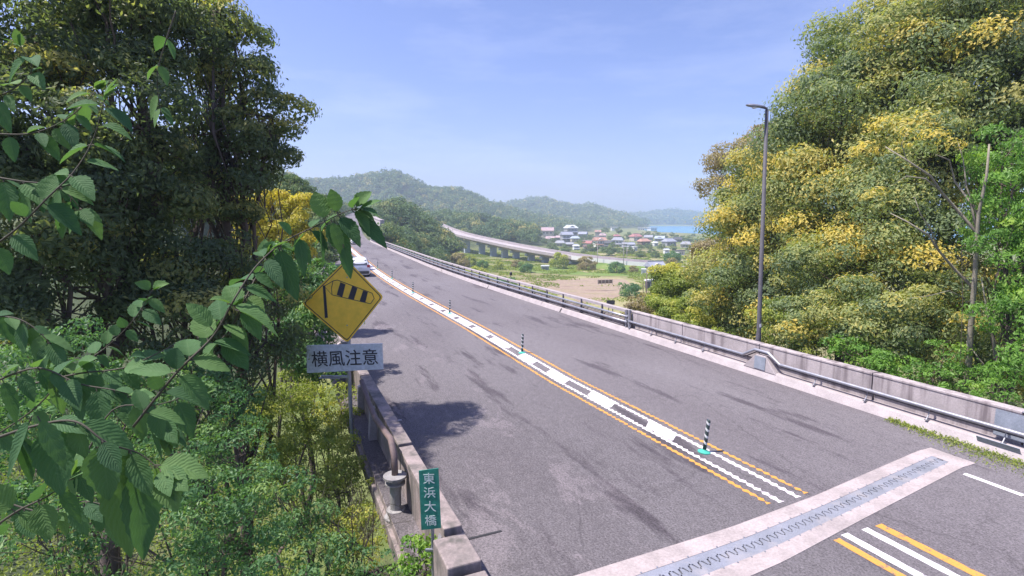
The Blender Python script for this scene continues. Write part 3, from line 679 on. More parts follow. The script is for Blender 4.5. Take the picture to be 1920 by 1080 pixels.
o_, i_ = rounded(inset(.955, -.003), .08), rounded(inset(.925, -.003), .07); n = len(o_)
MB().add(o_ + i_, [(k, (k + 1) % n, n + (k + 1) % n, n + k) for k in range(n)]).build('border', M['sign_black'], root)
def sl3(px, py, dy=-.004): v = loc(px, py); v.y = cen.y + dy; return v
mb = MB(); mb.add([sl3(604, 536), sl3(609, 535), sl3(614, 596), sl3(608, 597)], [(0, 1, 2, 3)])
for q in ([(638, 529), (648, 533), (642, 557), (631, 553)], [(661, 536), (671, 540), (664, 562), (653, 559)], [(682, 544), (691, 547), (686, 567), (675, 564)]): mb.add([sl3(*k) for k in q], [(0, 1, 2, 3)])
def line(mb, pts, w):
    for a, b_ in zip(pts, pts[1:]):
        a, b_ = sl3(*a, -.0035), sl3(*b_, -.0035); t = (b_ - a).normalized(); nn = Vector((-t.z, 0, t.x)) * w; mb.add([a - nn, b_ - nn, b_ + nn, a + nn], [(0, 1, 2, 3)])
line(mb, [(607, 537), (624, 527), (632, 525), (699, 549), (703, 559), (696, 569), (622, 553), (621, 540), (624, 527)], .008)
line(mb, [(607, 537), (622, 553)], .004)
mb.build('windsock_symbol', M['sign_black'], root)
wc = [loc(572, 649), loc(573, 701), loc(720, 691), loc(718, 643)]
for v in wc: v.y = cen.y
slab(MB(), wc, .03).build('plate', M['sign_white'], root)
pcn = sum(wc, Vector()) / 4
t = text_mesh('lettering', '横風注意', .40, M['sign_black'], root, pcn + Vector((0, -.004, 0)), sx=1.0, bold=.002)
t.rotation_euler = (0, R(-3.2), 0)
# fit the lettering to the plate
w_ = t.dimensions.x; t.scale = (1.60 / w_,) * 3
mb = MB()
for px, py in ((651, 520), (651, 610)): v = loc(px, py); mb.lathe((v.x, cen.y - .002, v.z), [(.018, 0), (.012, .01)], 8, Matrix.Rotation(R(90), 3, 'X'))
mb.build('bolt', M['galv'], root)['kind'] = 'stuff'
MB().tube([(loc(652, 500).x, cen.y + .07, loc(652, 500).z), (loc(652, 690).x, cen.y + .07, loc(652, 690).z), (loc(655, 760).x, cen.y + .09, .3), (loc(655, 760).x, cen.y + .09, 0)], .045, 12).build('post', M['galv'], root, smooth=True)
for py in (530, 600, 660, 680):
    v = loc(652, py); MB().box((v.x, cen.y + .045, v.z), (.5, .03, .05)).build('bracket', M['galv'], root)
v = loc(618, 708); MB().box((v.x + .12, cen.y + .06, v.z), (.72, .05, .05)).box((v.x - .03, cen.y + .05, v.z - .03), (.5, .12, .015)).build('mounting_arm', M['galv'], root)
# mounting bracket to the bridge ledge
v = loc(655, 760); e = RP(14.0, LE + .02, -.3) - root.location
MB().tube([(v.x, cen.y + .09, .10), Matrix.Rotation(R(4), 3, 'Z') @ e], .05, 8).build('mounting_arm', M['galv'], root)

gd = 7.0
gp = [P(785, 883, gd), P(790, 994, gd), P(827, 990, gd), P(822, 878, gd)]; gc = sum(gp, Vector()) / 4
gs = empty('bridge_name_sign', (gc.x + .02, gd, -.16), 0, 'narrow green sign with white vertical characters fixed outside the left parapet', 'name sign')
gl = [q - gs.location for q in gp]
slab(MB(), gl, .012).build('panel', M['sign_green'], gs)
o_, i_ = [gc - gs.location + (q - (gc - gs.location)) * .96 + Vector((0, -.002, 0)) for q in gl], [gc - gs.location + (q - (gc - gs.location)) * .93 + Vector((0, -.002, 0)) for q in gl]
def lerp2(u, v): 
    a = gl[0] * (1 - v) + gl[1] * v; b_ = gl[3] * (1 - v) + gl[2] * v; return a * (1 - u) + b_ * u
for k, ch in enumerate('東浜大橋'):
    c_ = lerp2(.5, .145 + .235 * k); t = text_mesh('lettering', ch, .22, M['letter_white'], gs, c_ + Vector((0, -.004, 0)), bold=.0)
    sf = .157 / max(t.dimensions.x, .05); t.scale = (sf, 1, sf * .98); t.rotation_euler = (0, R(-2.0), 0)
MB().tube([(0, .05, -.1), (0, .05, 1.5)], .025, 8).box((0, .03, .8), (.2, .03, .03)).box((0, .03, 1.3), (.2, .03, .03)).box((.06, .22, .8), (.05, .36, .03)).build('post', M['galv'], gs)

# ------------------------------------------------------------------ foliage
def leaves_mesh(name, m, cen, nrm, ln, wd, tintv, rng, parent=None, droop=.35, align=None):
    """one leaf = a folded rhombus of four points around each centre"""
    n = len(cen); r = rng.normal(size=(n, 3))
    t = r - nrm * np.sum(r * nrm, 1, keepdims=True) * .7; t[:, 2] -= droop
    if align is not None: t = align + t * .35
    t /= np.linalg.norm(t, axis=1, keepdims=True) + 1e-9
    b = np.cross(nrm, t); b /= np.linalg.norm(b, axis=1, keepdims=True) + 1e-9
    nn = np.cross(t, b)
    ln = ln * rng.uniform(.55, 1.45, (n, 1)); wd = wd * rng.uniform(.7, 1.3, (n, 1))
    p0 = cen - t * ln * .5; p2 = cen + t * ln * .5
    mid = cen + nn * wd * .25 - t * ln * .06
    p1 = mid + b * wd * .5; p3 = mid - b * wd * .5
    V = np.stack([p0, p1, p2, p3], 1).reshape(-1, 3); Q = np.arange(4 * n).reshape(-1, 4)
    return np_mesh(name, V, Q, m, parent, tintv=tintv)
def sph(rng, n):
    v = rng.normal(size=(n, 3)); return v / np.linalg.norm(v, axis=1, keepdims=True)
def pnoise(c, f, ph): return math.sin(c[0] * f + ph) * math.cos(c[1] * f * .9 + ph * 1.7) + math.sin(c[2] * f * 1.1 + c[0] * f * .5 + ph * 2.3)
def crown_points(rng, spheres, lobe_r, n_lobes_per_m2, leaves_per_lobe, yellow=.25, inner=.12, tintlo=.1, up=.25, squash=.62, gap=0.0, ytop=True):
    """lobes on the shells of the crown spheres; leaves on each lobe's outer shell. returns cen, nrm, tint, lobe centres"""
    LC = []; LN = []; LR = []
    for (c, r) in spheres:
        c = np.array(c, float); nl = max(4, int(4 * pi * r * r * n_lobes_per_m2)); d = sph(rng, nl); d = d[d[:, 2] > -.75]
        rad = r * rng.uniform(.62, 1.06, (len(d), 1)); LC.append(c + d * rad); LN.append(d); LR.append(lobe_r * rng.uniform(.5, 1.55, len(d)) * min(1, .55 + r * .28))
    LC = np.concatenate(LC); LN = np.concatenate(LN); LR = np.concatenate(LR)
    if gap: k = rng.random(len(LC)) > gap; LC, LN, LR = LC[k], LN[k], LR[k]
    # drop lobes deep inside other spheres: nobody can see them
    keep = np.ones(len(LC), bool)
    for (c, r) in spheres: keep &= ~(np.linalg.norm(LC - np.array(c), axis=1) < r * .55)
    LC, LN, LR = LC[keep], LN[keep], LR[keep]
    cen = []; nr_ = []; tn = []; ph_ = rng.uniform(0, 6); yth = 1.5 - yellow * 2.9
    for c, nd, r in zip(LC, LN, LR):
        k = max(6, int(leaves_per_lobe * (r / lobe_r) ** 2)); d = sph(rng, k); w = nd * .7 + np.array([0, 0, up + .35])
        d = d + w * rng.uniform(.0, 1.1, (k, 1)); d /= np.linalg.norm(d, axis=1, keepdims=True)
        rad = r * (rng.uniform(.3, 1.0, (k, 1)) ** .4) * rng.uniform(.85, 1.25, (k, 1)) * np.where(rng.random((k, 1)) < .06, rng.uniform(1.05, 1.4, (k, 1)), 1.0); pts = c + d * rad * np.array([1, 1, squash])
        is_y = pnoise(c, 1.15 / max(lobe_r, .3), ph_) + rng.normal(0, .35) > yth; base = rng.uniform(.62, .92) if is_y else rng.uniform(tintlo, .55)
        t = base + rng.normal(0, .07, k)
        if is_y: t = np.where((d[:, 2] > rng.uniform(-.5, .1)) & (rng.random(k) < .88), t, t - .45)     # blossom and painted sunlit sprays sit on the outer shoots
        else: t = t + .2 * (rng.random(k) < .12)
        cen.append(pts); nr_.append(d); tn.append(t)
    return np.concatenate(cen), np.concatenate(nr_), np.clip(np.concatenate(tn), 0.01, .99), LC
def branch_pts(rng, a, b_, n=6, wob=.12, sag=.0):
    a = np.array(a, float); b_ = np.array(b_, float); L_ = np.linalg.norm(b_ - a); out = []
    o = np.zeros(3)
    for i in range(n + 1):
        t = i / n; q = a * (1 - t) + b_ * t
        if 0 < i < n: q = q + rng.normal(0, wob * L_ / n, 3) + np.array([0, 0, sag * L_ * t * (1 - t)])
        out.append(Vector(q))
    return out
TREES = []
def tree(name, label, cat, base, spheres, m, seed, lobe=.85, lpm=.9, lpl=260, leaf=(.17, .085), yellow=.25, trunk_r=.22, bark='bark', group=None, tintlo=.1, gap=0, limb=True, droop=.35, squash=.62, nlimb=12, trunk_name='trunk'):
    rng = np.random.default_rng(seed)
    base = Vector(base); root = empty(name, base, 0, label, cat, group)
    S = [((Vector(c) - base)[:], r) for c, r in spheres]
    cen, nr_, tn, LC = crown_points(rng, S, lobe, lpm, lpl, yellow, tintlo=tintlo, gap=gap, squash=squash)
    leaves_mesh('crown', m, cen, nr_, leaf[0], leaf[1], tn, rng, root, droop)
    mb = MB(); top = max(S, key=lambda q: q[0][2]); mean = sum((Vector(c) for c, r in S), Vector()) / len(S)
    tp = branch_pts(rng, (0, 0, 0), Vector((mean.x, mean.y, mean.z)) * .55, 5, .12); tp += branch_pts(rng, tp[-1], top[0], 5, .12)[1:]
    mb.tube(tp, [trunk_r * (1 - .8 * i / (len(tp) - 1)) for i in range(len(tp))], 9)
    for c, r in S:
        k = rng.integers(2, len(tp) - 2); st_ = tp[k]; bp = branch_pts(rng, st_, c, 5, .16, .12)
        mb.tube(bp, [trunk_r * .42 * (1 - .7 * i / 5) for i in range(6)], 6)
        near = LC[np.argsort(np.linalg.norm(LC - np.array(c), axis=1))][: nlimb * 3]
        for q in near[rng.permutation(len(near))[:nlimb]]:
            mb.tube(branch_pts(rng, bp[rng.integers(2, 6)], q, 4, .16), [trunk_r * .13, trunk_r * .11, trunk_r * .08, trunk_r * .06, trunk_r * .04], 4, cap=False)
    mb.build(trunk_name, M[bark], root, smooth=True); TREES.append(root); return root
def S(*a): return [(P(px, py, d), r / F * d) for px, py, d, r in a]
def gz(px, d): x = (px - 960) / F * d; return Vector((x, d, terr1(x, d) - .15))

# --- right hand mass, back to front
GR = 'evergreen trees behind the right parapet'
tree('evergreen_tree', 'sparse purplish tree top behind the lamp, a thin branch reaching left over the sky', 'tree', gz(1410, 38),
     S((1400, 330, 38, 62), (1350, 345, 38, 30), (1430, 280, 38, 38), (1455, 400, 38, 70)), M['leaf_brown'], 11, .8, 1.2, 150, (.20, .09), .1, .22, gap=.2, group=GR)
tree('flowering_evergreen_tree', 'evergreen with the brightest yellow blossom, directly behind the lamp pole', 'tree', gz(1440, 31),
     S((1375, 405, 31, 52), (1440, 345, 31, 62), (1490, 310, 30, 52), (1400, 480, 30, 68), (1480, 450, 29, 95), (1380, 560, 29, 62), (1480, 570, 28, 90)), M['leaf_chinquapin'], 12, .95, .72, 400, (.19, .095), .5, .26, group=GR, squash=.74, gap=.26)
tree('evergreen_tree', 'tallest round-headed evergreen against the sky, upper left edge of the right hand trees', 'tree', gz(1620, 27),
     S((1584, 92, 27, 46), (1566, 138, 27, 42), (1640, 108, 26.5, 74), (1516, 208, 27, 40), (1575, 220, 26, 88), (1640, 250, 25, 110), (1510, 300, 27, 62), (1580, 350, 25, 95), (1690, 90, 25, 80)), M['leaf_chinquapin'], 13, 1.05, .62, 430, (.19, .09), .24, .34, group=GR, squash=.74, gap=.26)
tree('evergreen_tree', 'broad evergreen with scattered gold blossom, top right beside the dark corner', 'tree', gz(1760, 24),
     S((1760, 70, 24, 90), (1830, 60, 24, 70), (1740, 190, 23, 110), (1830, 200, 22.5, 100), (1700, 310, 22, 95), (1800, 330, 22, 110)), M['leaf_chinquapin'], 14, 1.0, .62, 430, (.17, .085), .22, .32, group=GR, squash=.74, gap=.26)
tree('evergreen_tree', 'dark leaved tree filling the top right corner of the view', 'tree', gz(1930, 22),
     S((1900, 40, 22, 90), (1930, 160, 21, 100), (1900, 290, 21, 80), (1990, 250, 21, 120), (1990, 60, 21, 110)), M['leaf_dark'], 15, .9, .7, 400, (.16, .08), .15, .28, group=GR)
tree('flowering_evergreen_tree', 'olive evergreen with mustard blossom in the middle of the right hand trees', 'tree', gz(1640, 21.5),
     S((1580, 420, 23, 80), (1650, 430, 22, 85), (1720, 430, 21.5, 85), (1570, 520, 21.5, 85), (1650, 530, 21, 90), (1740, 520, 20.5, 85), (1800, 480, 20, 80)), M['leaf_chinquapin'], 16, .8, .85, 360, (.15, .075), .38, .2, group=GR, squash=.74, gap=.26)
tree('broadleaf_tree', 'lower dark and olive tree right behind the parapet, right of the lamp pole', 'tree', gz(1590, 20),
     S((1500, 610, 20.5, 55), (1570, 600, 20, 75), (1650, 620, 19, 75), (1730, 620, 18, 70)), M['leaf_chinquapin'], 17, .65, 1.1, 300, (.14, .075), .2, .16, group=GR)
tree('shrub', 'dense shaded bush filling the slope behind the leaning bare tree', 'shrub', gz(1850, 20), S((1850, 600, 20, 110), (1930, 640, 19, 110), (1800, 700, 18.5, 60), (1870, 730, 17, 60)), M['leaf_chinquapin'], 28, .7, 1.0, 260, (.15, .075), .1, .1, group=GR)
# bare branched tree at the right edge
bt = empty('bare_branched_tree', P(1822, 770, 15.5), 0, 'leaning tree with bare pale branches and ladder-like vines at the right edge', 'tree', GR)
def rel(px, py, d=15.5): return P(px, py, d) - bt.location
mb = MB()
for pts, r0 in (([(1800, 800), (1815, 700), (1822, 600), (1828, 520), (1832, 450), (1835, 400), (1850, 330), (1855, 270)], .095), ([(1835, 440), (1800, 400), (1765, 360), (1745, 330), (1700, 300), (1660, 275)], .05),
                ([(1832, 430), (1820, 380), (1790, 340), (1780, 300), (1755, 290)], .04), ([(1836, 410), (1812, 350), (1806, 300), (1795, 262)], .03), ([(1765, 360), (1735, 335), (1700, 330), (1675, 345)], .022),
                ([(1825, 540), (1790, 505), (1760, 470), (1740, 440), (1700, 415), (1670, 400)], .045), ([(1760, 470), (1745, 430), (1725, 400), (1715, 370)], .022), ([(1810, 560), (1780, 545), (1740, 555), (1700, 560)], .018),
                ([(1870, 790), (1872, 700), (1860, 620), (1850, 580), (1840, 520)], .05), ([(1872, 720), (1830, 665), (1812, 640)], .03), ([(1880, 700), (1900, 650), (1920, 630)], .02), ([(1700, 300), (1690, 270), (1705, 240)], .016)):
    P3 = [rel(x, y, 15.5 + .35 * math.sin(x * .05)) for x, y in pts]; mb.tube(P3, [r0 * (1 - .75 * i / (len(P3) - 1)) for i in range(len(P3))], 7)
mb.build('trunk', M['bark_pale'], bt, smooth=True)
mb = MB()
for k in range(11): y = 470 + k * 23; mb.tube([rel(1804, y, 15.3), rel(1812, y + 5, 15.25), rel(1822, y + 2, 15.3)], .009, 4)
mb.tube([rel(1803, 455, 15.3), rel(1805, 560, 15.3), rel(1800, 700, 15.3)], .012, 4).build('vine', M['twig'], bt)
rng = np.random.default_rng(71)
cc, nn_, tt, _ = crown_points(rng, [((P(px, py, d) - bt.location)[:], r / F * d) for px, py, d, r in ((1740, 265, 16.5, 42), (1680, 300, 16.5, 40), (1800, 255, 16, 30), (1660, 390, 16.5, 40))], .4, 2.0, 110, .35)
leaves_mesh('crown', M['leaf_chinquapin'], cc, nn_, .12, .055, tt, rng, bt)
tree('vine_covered_tree', 'bright green vine covered tree on the right edge of the view', 'tree', gz(1915, 15.3),
     S((1880, 300, 16, 55), (1900, 390, 15.5, 68), (1880, 470, 15, 45), (1925, 500, 15, 60), (1900, 600, 14.5, 50), (1925, 700, 14, 55), (1990, 420, 15, 90), (1990, 600, 14, 80)), M['leaf_bright'], 18, .42, 2.6, 150, (.12, .055), .1, .13, group=GR, droop=.8)
GS = 'shrubs leaning over the right parapet'
tree('shrub', 'bright green shrub leaning over the parapet left of the leaning bare tree', 'shrub', gz(1760, 14.8), S((1700, 700, 16.5, 34), (1750, 715, 15.8, 40), (1800, 735, 15.2, 42), (1770, 670, 15.8, 34)), M['leaf_bright'], 19, .32, 4, 90, (.11, .05), .1, .05, group=GS)
tree('shrub', 'vines spilling onto the parapet end at the right edge', 'shrub', gz(1900, 13.2), S((1850, 755, 14, 30), (1885, 735, 13.6, 36), (1916, 780, 12.6, 30), (1925, 840, 11.9, 28)), M['leaf_bright'], 20, .25, 6, 80, (.09, .045), .05, .04, group=GS, droop=.8)
tree('shrub', 'mid green shrub low behind the parapet between lamp and bare tree', 'shrub', gz(1640, 17.2), S((1620, 670, 17.5, 38), (1660, 690, 17, 32), (1580, 660, 18, 28)), M['leaf_bright'], 21, .32, 4, 90, (.12, .055), .15, .05, group=GS)
tree('shrub', 'olive shrub behind the parapet just right of the lamp pole', 'shrub', gz(1480, 20.5), S((1480, 640, 20.5, 34), (1530, 640, 19.5, 36), (1450, 600, 21, 36)), M['leaf_yellowgreen'], 22, .4, 3, 100, (.13, .065), .2, .06, group=GS, tintlo=0)
GB = 'bushes on the slope left of the lamp'
tree('bush', 'yellow green round bush below the houses, left of the lamp', 'bush', gz(1262, 40), S((1255, 535, 40, 34), (1290, 545, 39, 36), (1240, 570, 39, 26)), M['leaf_yellowgreen'], 23, .6, 2, 150, (.22, .12), .3, .1, group=GB)
tree('bush', 'brown and gold bush against the dark tree, left of the lamp', 'bush', gz(1330, 33), S((1330, 570, 33, 44), (1360, 610, 31, 40), (1310, 520, 34, 22)), M['leaf_chinquapin'], 24, .55, 2, 150, (.2, .1), .45, .12, group=GB)
tree('bush', 'olive bush right above the railing end, left of the lamp', 'bush', gz(1280, 31), S((1270, 590, 32, 30), (1300, 615, 30, 30), (1235, 585, 33, 22), (1350, 640, 27, 24)), M['leaf_yellowgreen'], 25, .5, 2.4, 140, (.17, .09), .1, .1, group=GB, tintlo=.0)
tree('bush', 'dry brownish bush just over the railing beside the sign boards', 'bush', gz(1200, 37), S((1195, 575, 38, 22), (1215, 590, 36, 22), (1180, 585, 38, 14)), M['leaf_brown'], 26, .45, 3, 110, (.18, .09), .4, .08, group=GB)
tree('leafy_tree', 'dusty tree with reddish new leaves between village and lamp', 'tree', gz(1340, 58), S((1335, 470, 58, 26), (1350, 505, 56, 28), (1310, 500, 58, 20), (1375, 490, 56, 26), (1365, 540, 54, 28)), M['leaf_brown'], 27, .8, 1.3, 120, (.3, .15), .5, .15, group=GB, gap=.15)

# --- left hand mass
GL = 'dark trees on the left'
tree('dark_evergreen_tree', 'dark evergreen reaching furthest over the sky, left of the road', 'tree', gz(420, 13.5),
     S((400, 20, 13, 62), (440, 85, 13.5, 48), (380, 90, 13, 40), (455, 190, 13.5, 62), (510, 215, 13.5, 44), (400, 215, 13, 42), (350, 130, 13, 36), (500, 285, 13.5, 36), (430, 290, 13, 70), (340, 260, 12.5, 55), (390, 370, 12.5, 75), (480, 340, 13, 40)), M['leaf_dark'], 31, .5, 2.56, 315, (.115, .058),   .5, .2, group=GL, gap=.14)  # high yellow share paints sunlit sprays into the leaf colour
tree('dark_evergreen_tree', 'dark evergreen filling the upper left corner', 'tree', gz(140, 10.5),
     S((60, 60, 10.5, 120), (200, 40, 11, 110), (300, 60, 12, 70), (250, 120, 11.5, 60), (100, 230, 10, 130), (230, 230, 10.5, 95), (-60, 180, 10, 130), (40, 400, 9.5, 120), (180, 380, 10, 95), (290, 340, 11, 75)), M['leaf_dark'], 32, .55, 2.03, 360, (.115, .06), .16, .24, group=GL, tintlo=.0, gap=.02)
tree('dark_evergreen_tree', 'shaded tree with tangled bare twigs, left of the yellow diamond sign', 'tree', gz(350, 11.5),
     S((330, 470, 11.5, 85), (250, 530, 11, 80), (430, 500, 12, 62), (360, 600, 11, 90), (480, 560, 12, 55), (500, 640, 12, 55), (430, 680, 11.5, 55), (130, 540, 10, 95), (50, 620, 9.5, 90)), M['leaf_dark'], 33, .5, 2.43, 300, (.11, .055), .12, .18, group=GL, gap=.05, nlimb=16)
tree('broadleaf_tree', 'shadowy tree directly behind the yellow diamond sign', 'tree', gz(560, 17),
     S((560, 560, 17.5, 55), (600, 610, 17, 50), (550, 640, 16.5, 48), (520, 500, 18, 40), (600, 690, 16, 34), (610, 520, 18, 36)), M['leaf_shrub'], 34, .5, 2.70, 240, (.14, .07), .2, .13, group=GL, gap=.12)
tree('yellow_flowering_tree', 'tree in full golden yellow blossom above the leafy twig, left of the far road', 'tree', gz(510, 24),
     S((465, 400, 24, 30), (510, 385, 24, 32), (550, 400, 24, 34), (480, 440, 24, 32), (530, 440, 24, 34), (580, 440, 24, 24), (560, 480, 24, 32), (450, 470, 24, 28)), M['leaf_yellow'], 35, .42, 3, 170, (.14, .075), .55, .12, tintlo=.2)
tree('green_tree', 'fresh green tree on the slope behind the golden blossom', 'tree', gz(575, 60), S((570, 375, 60, 26), (600, 395, 58, 28), (545, 355, 60, 22), (615, 440, 55, 30), (590, 430, 55, 30), (625, 470, 50, 26)), M['leaf_far'], 36, .8, 1.4, 130, (.3, .16), .2, .18)

# sunlit undergrowth below the bridge's left edge, and shaded shrubs near the camera
GU = 'undergrowth beside the left parapet'
tree('shrub', 'sunlit yellow green shrub under the white sign plate', 'shrub', gz(600, 15), S((640, 755, 15, 44), (590, 770, 15, 44), (660, 800, 14, 32), (540, 740, 15, 40)), M['leaf_yellowgreen'], 41, .34, 4, 110, (.09, .045), .3, .05, group=GU, tintlo=.2)
tree('shrub', 'sunlit yellow green shrub along the ledge beside the drain pipe', 'shrub', gz(620, 10.5), S((630, 860, 11.5, 50), (590, 910, 11, 52), (660, 920, 10.5, 36), (670, 990, 9.5, 34), (560, 850, 12, 44), (610, 1000, 9.5, 55)), M['leaf_yellowgreen'], 42, .32, 4, 110, (.075, .036), .25, .05, group=GU, tintlo=.15)
tree('shrub', 'dark green shrub with small leaves, bottom middle of the thicket', 'shrub', gz(430, 7.0), S((400, 900, 7, 95), (480, 960, 6.5, 85), (420, 1040, 6, 110), (520, 1060, 6, 80), (330, 850, 7.5, 70), (460, 850, 8, 70)), M['leaf_shrub'], 43, .25, 6, 120, (.06, .034), .15, .04, group=GU)
tree('shrub', 'deep green shrub with small leaves, bottom left corner', 'shrub', gz(150, 5), S((150, 950, 5, 120), (40, 1020, 4.6, 130), (270, 1020, 5, 120), (200, 840, 5.5, 80), (60, 860, 5.2, 90), (300, 940, 5.6, 90)), M['leaf_shrub'], 44, .2, 8, 110, (.05, .03), .1, .03, group=GU, tintlo=.0)
tree('shrub', 'shaded shrub with pale undersides around the middle of the left edge', 'shrub', gz(180, 6.5), S((120, 700, 6.5, 90), (30, 720, 6, 100), (220, 730, 6.8, 70), (290, 700, 7.5, 60), (380, 770, 8, 60), (60, 800, 5.8, 80)), M['leaf_shrub'], 45, .24, 6, 120, (.06, .034), .1, .04, group=GU, tintlo=.0)
tree('shrub', 'bright yellow green leaves at the foot of the green name sign', 'shrub', gz(800, 7.6), S((795, 1010, 7.5, 26), (820, 1040, 7.2, 26), (775, 1035, 7.3, 24), (840, 1065, 7.0, 24), (790, 1080, 7, 30), (755, 1075, 7.2, 30)), M['leaf_bright'], 46, .16, 14, 70, (.075, .04), .4, .02, group=GU)
tree('shrub', 'soft dark green weed left of the bright leaves under the name sign', 'shrub', gz(720, 6.8), S((720, 1075, 6.8, 34), (690, 1050, 7.2, 26), (750, 1085, 6.6, 24)), M['leaf_shrub'], 47, .15, 12, 60, (.06, .025), .1, .02, group=GU)
tree('shrub', 'sunlit pale green bank of weeds between the dark tree and the parapet', 'shrub', gz(560, 13), S((520, 800, 13.5, 55), (570, 830, 13, 50), (480, 760, 14, 50), (450, 800, 13, 50), (620, 810, 13.5, 40), (520, 880, 12, 50), (640, 900, 12, 36)), M['leaf_yellowgreen'], 48, .3, 5, 120, (.085, .04), .2, .05, group=GU, tintlo=.1)
tree('shrub', 'sunlit leafy bank close under the ledge, above the bare twiggy shrub', 'shrub', gz(650, 11), S((655, 830, 12.5, 26), (668, 870, 11.5, 26), (680, 920, 10.5, 26), (690, 970, 9.6, 26), (700, 1020, 9, 30), (640, 900, 11, 40), (650, 970, 9.8, 42), (660, 1040, 9, 44), (640, 770, 14, 26)), M['leaf_yellowgreen'], 50, .22, 9, 90, (.07, .036), .2, .03, group=GU, tintlo=.15)
tree('shrub', 'thick mid green shrub left of the sunlit weeds', 'shrub', gz(330, 8.5), S((330, 800, 9, 80), (420, 760, 9.5, 60), (250, 780, 8.5, 75), (350, 720, 9.5, 55), (160, 780, 8, 85), (60, 740, 8, 90), (520, 930, 8, 60), (570, 990, 8, 60), (620, 1060, 7.6, 60)), M['leaf_shrub'], 49, .28, 6, 120, (.07, .038), .12, .04, group=GU, tintlo=.0)
near_rng = 0
# bare twiggy shrub in front of the sunlit ground
tw = empty('bare_shrub', P(680, 1060, 8.2), 0, 'leafless twiggy shrub standing against the sunlit grass left of the name sign', 'shrub')
rng = np.random.default_rng(8); mb = MB()
def grow(p_, d_, L_, r_, lev):
    n = 4; pts = [p_.copy()]; d = d_.copy()
    for i in range(n):
        d = (d + Vector(rng.normal(0, .22, 3)) + Vector((0, 0, .05))).normalized(); pts.append(pts[-1] + d * L_ / n)
    mb.tube(pts, [r_ * (1 - .5 * i / n) for i in range(n + 1)], 5, cap=False)
    if lev:
        for k in range(3 if lev > 1 else 2): j = rng.integers(1, n + 1); grow(pts[j], (d + Vector(rng.normal(0, .6, 3))).normalized(), L_ * .72, r_ * .5, lev - 1)
for k in range(9): grow(Vector(rng.normal(0, .22, 3)) * Vector((1, 1, 0)), Vector((rng.normal(-.1, .4), rng.normal(0, .3), 1)).normalized(), .85, .013, 3)
mb.build('stem', M['twig'], tw, smooth=True)

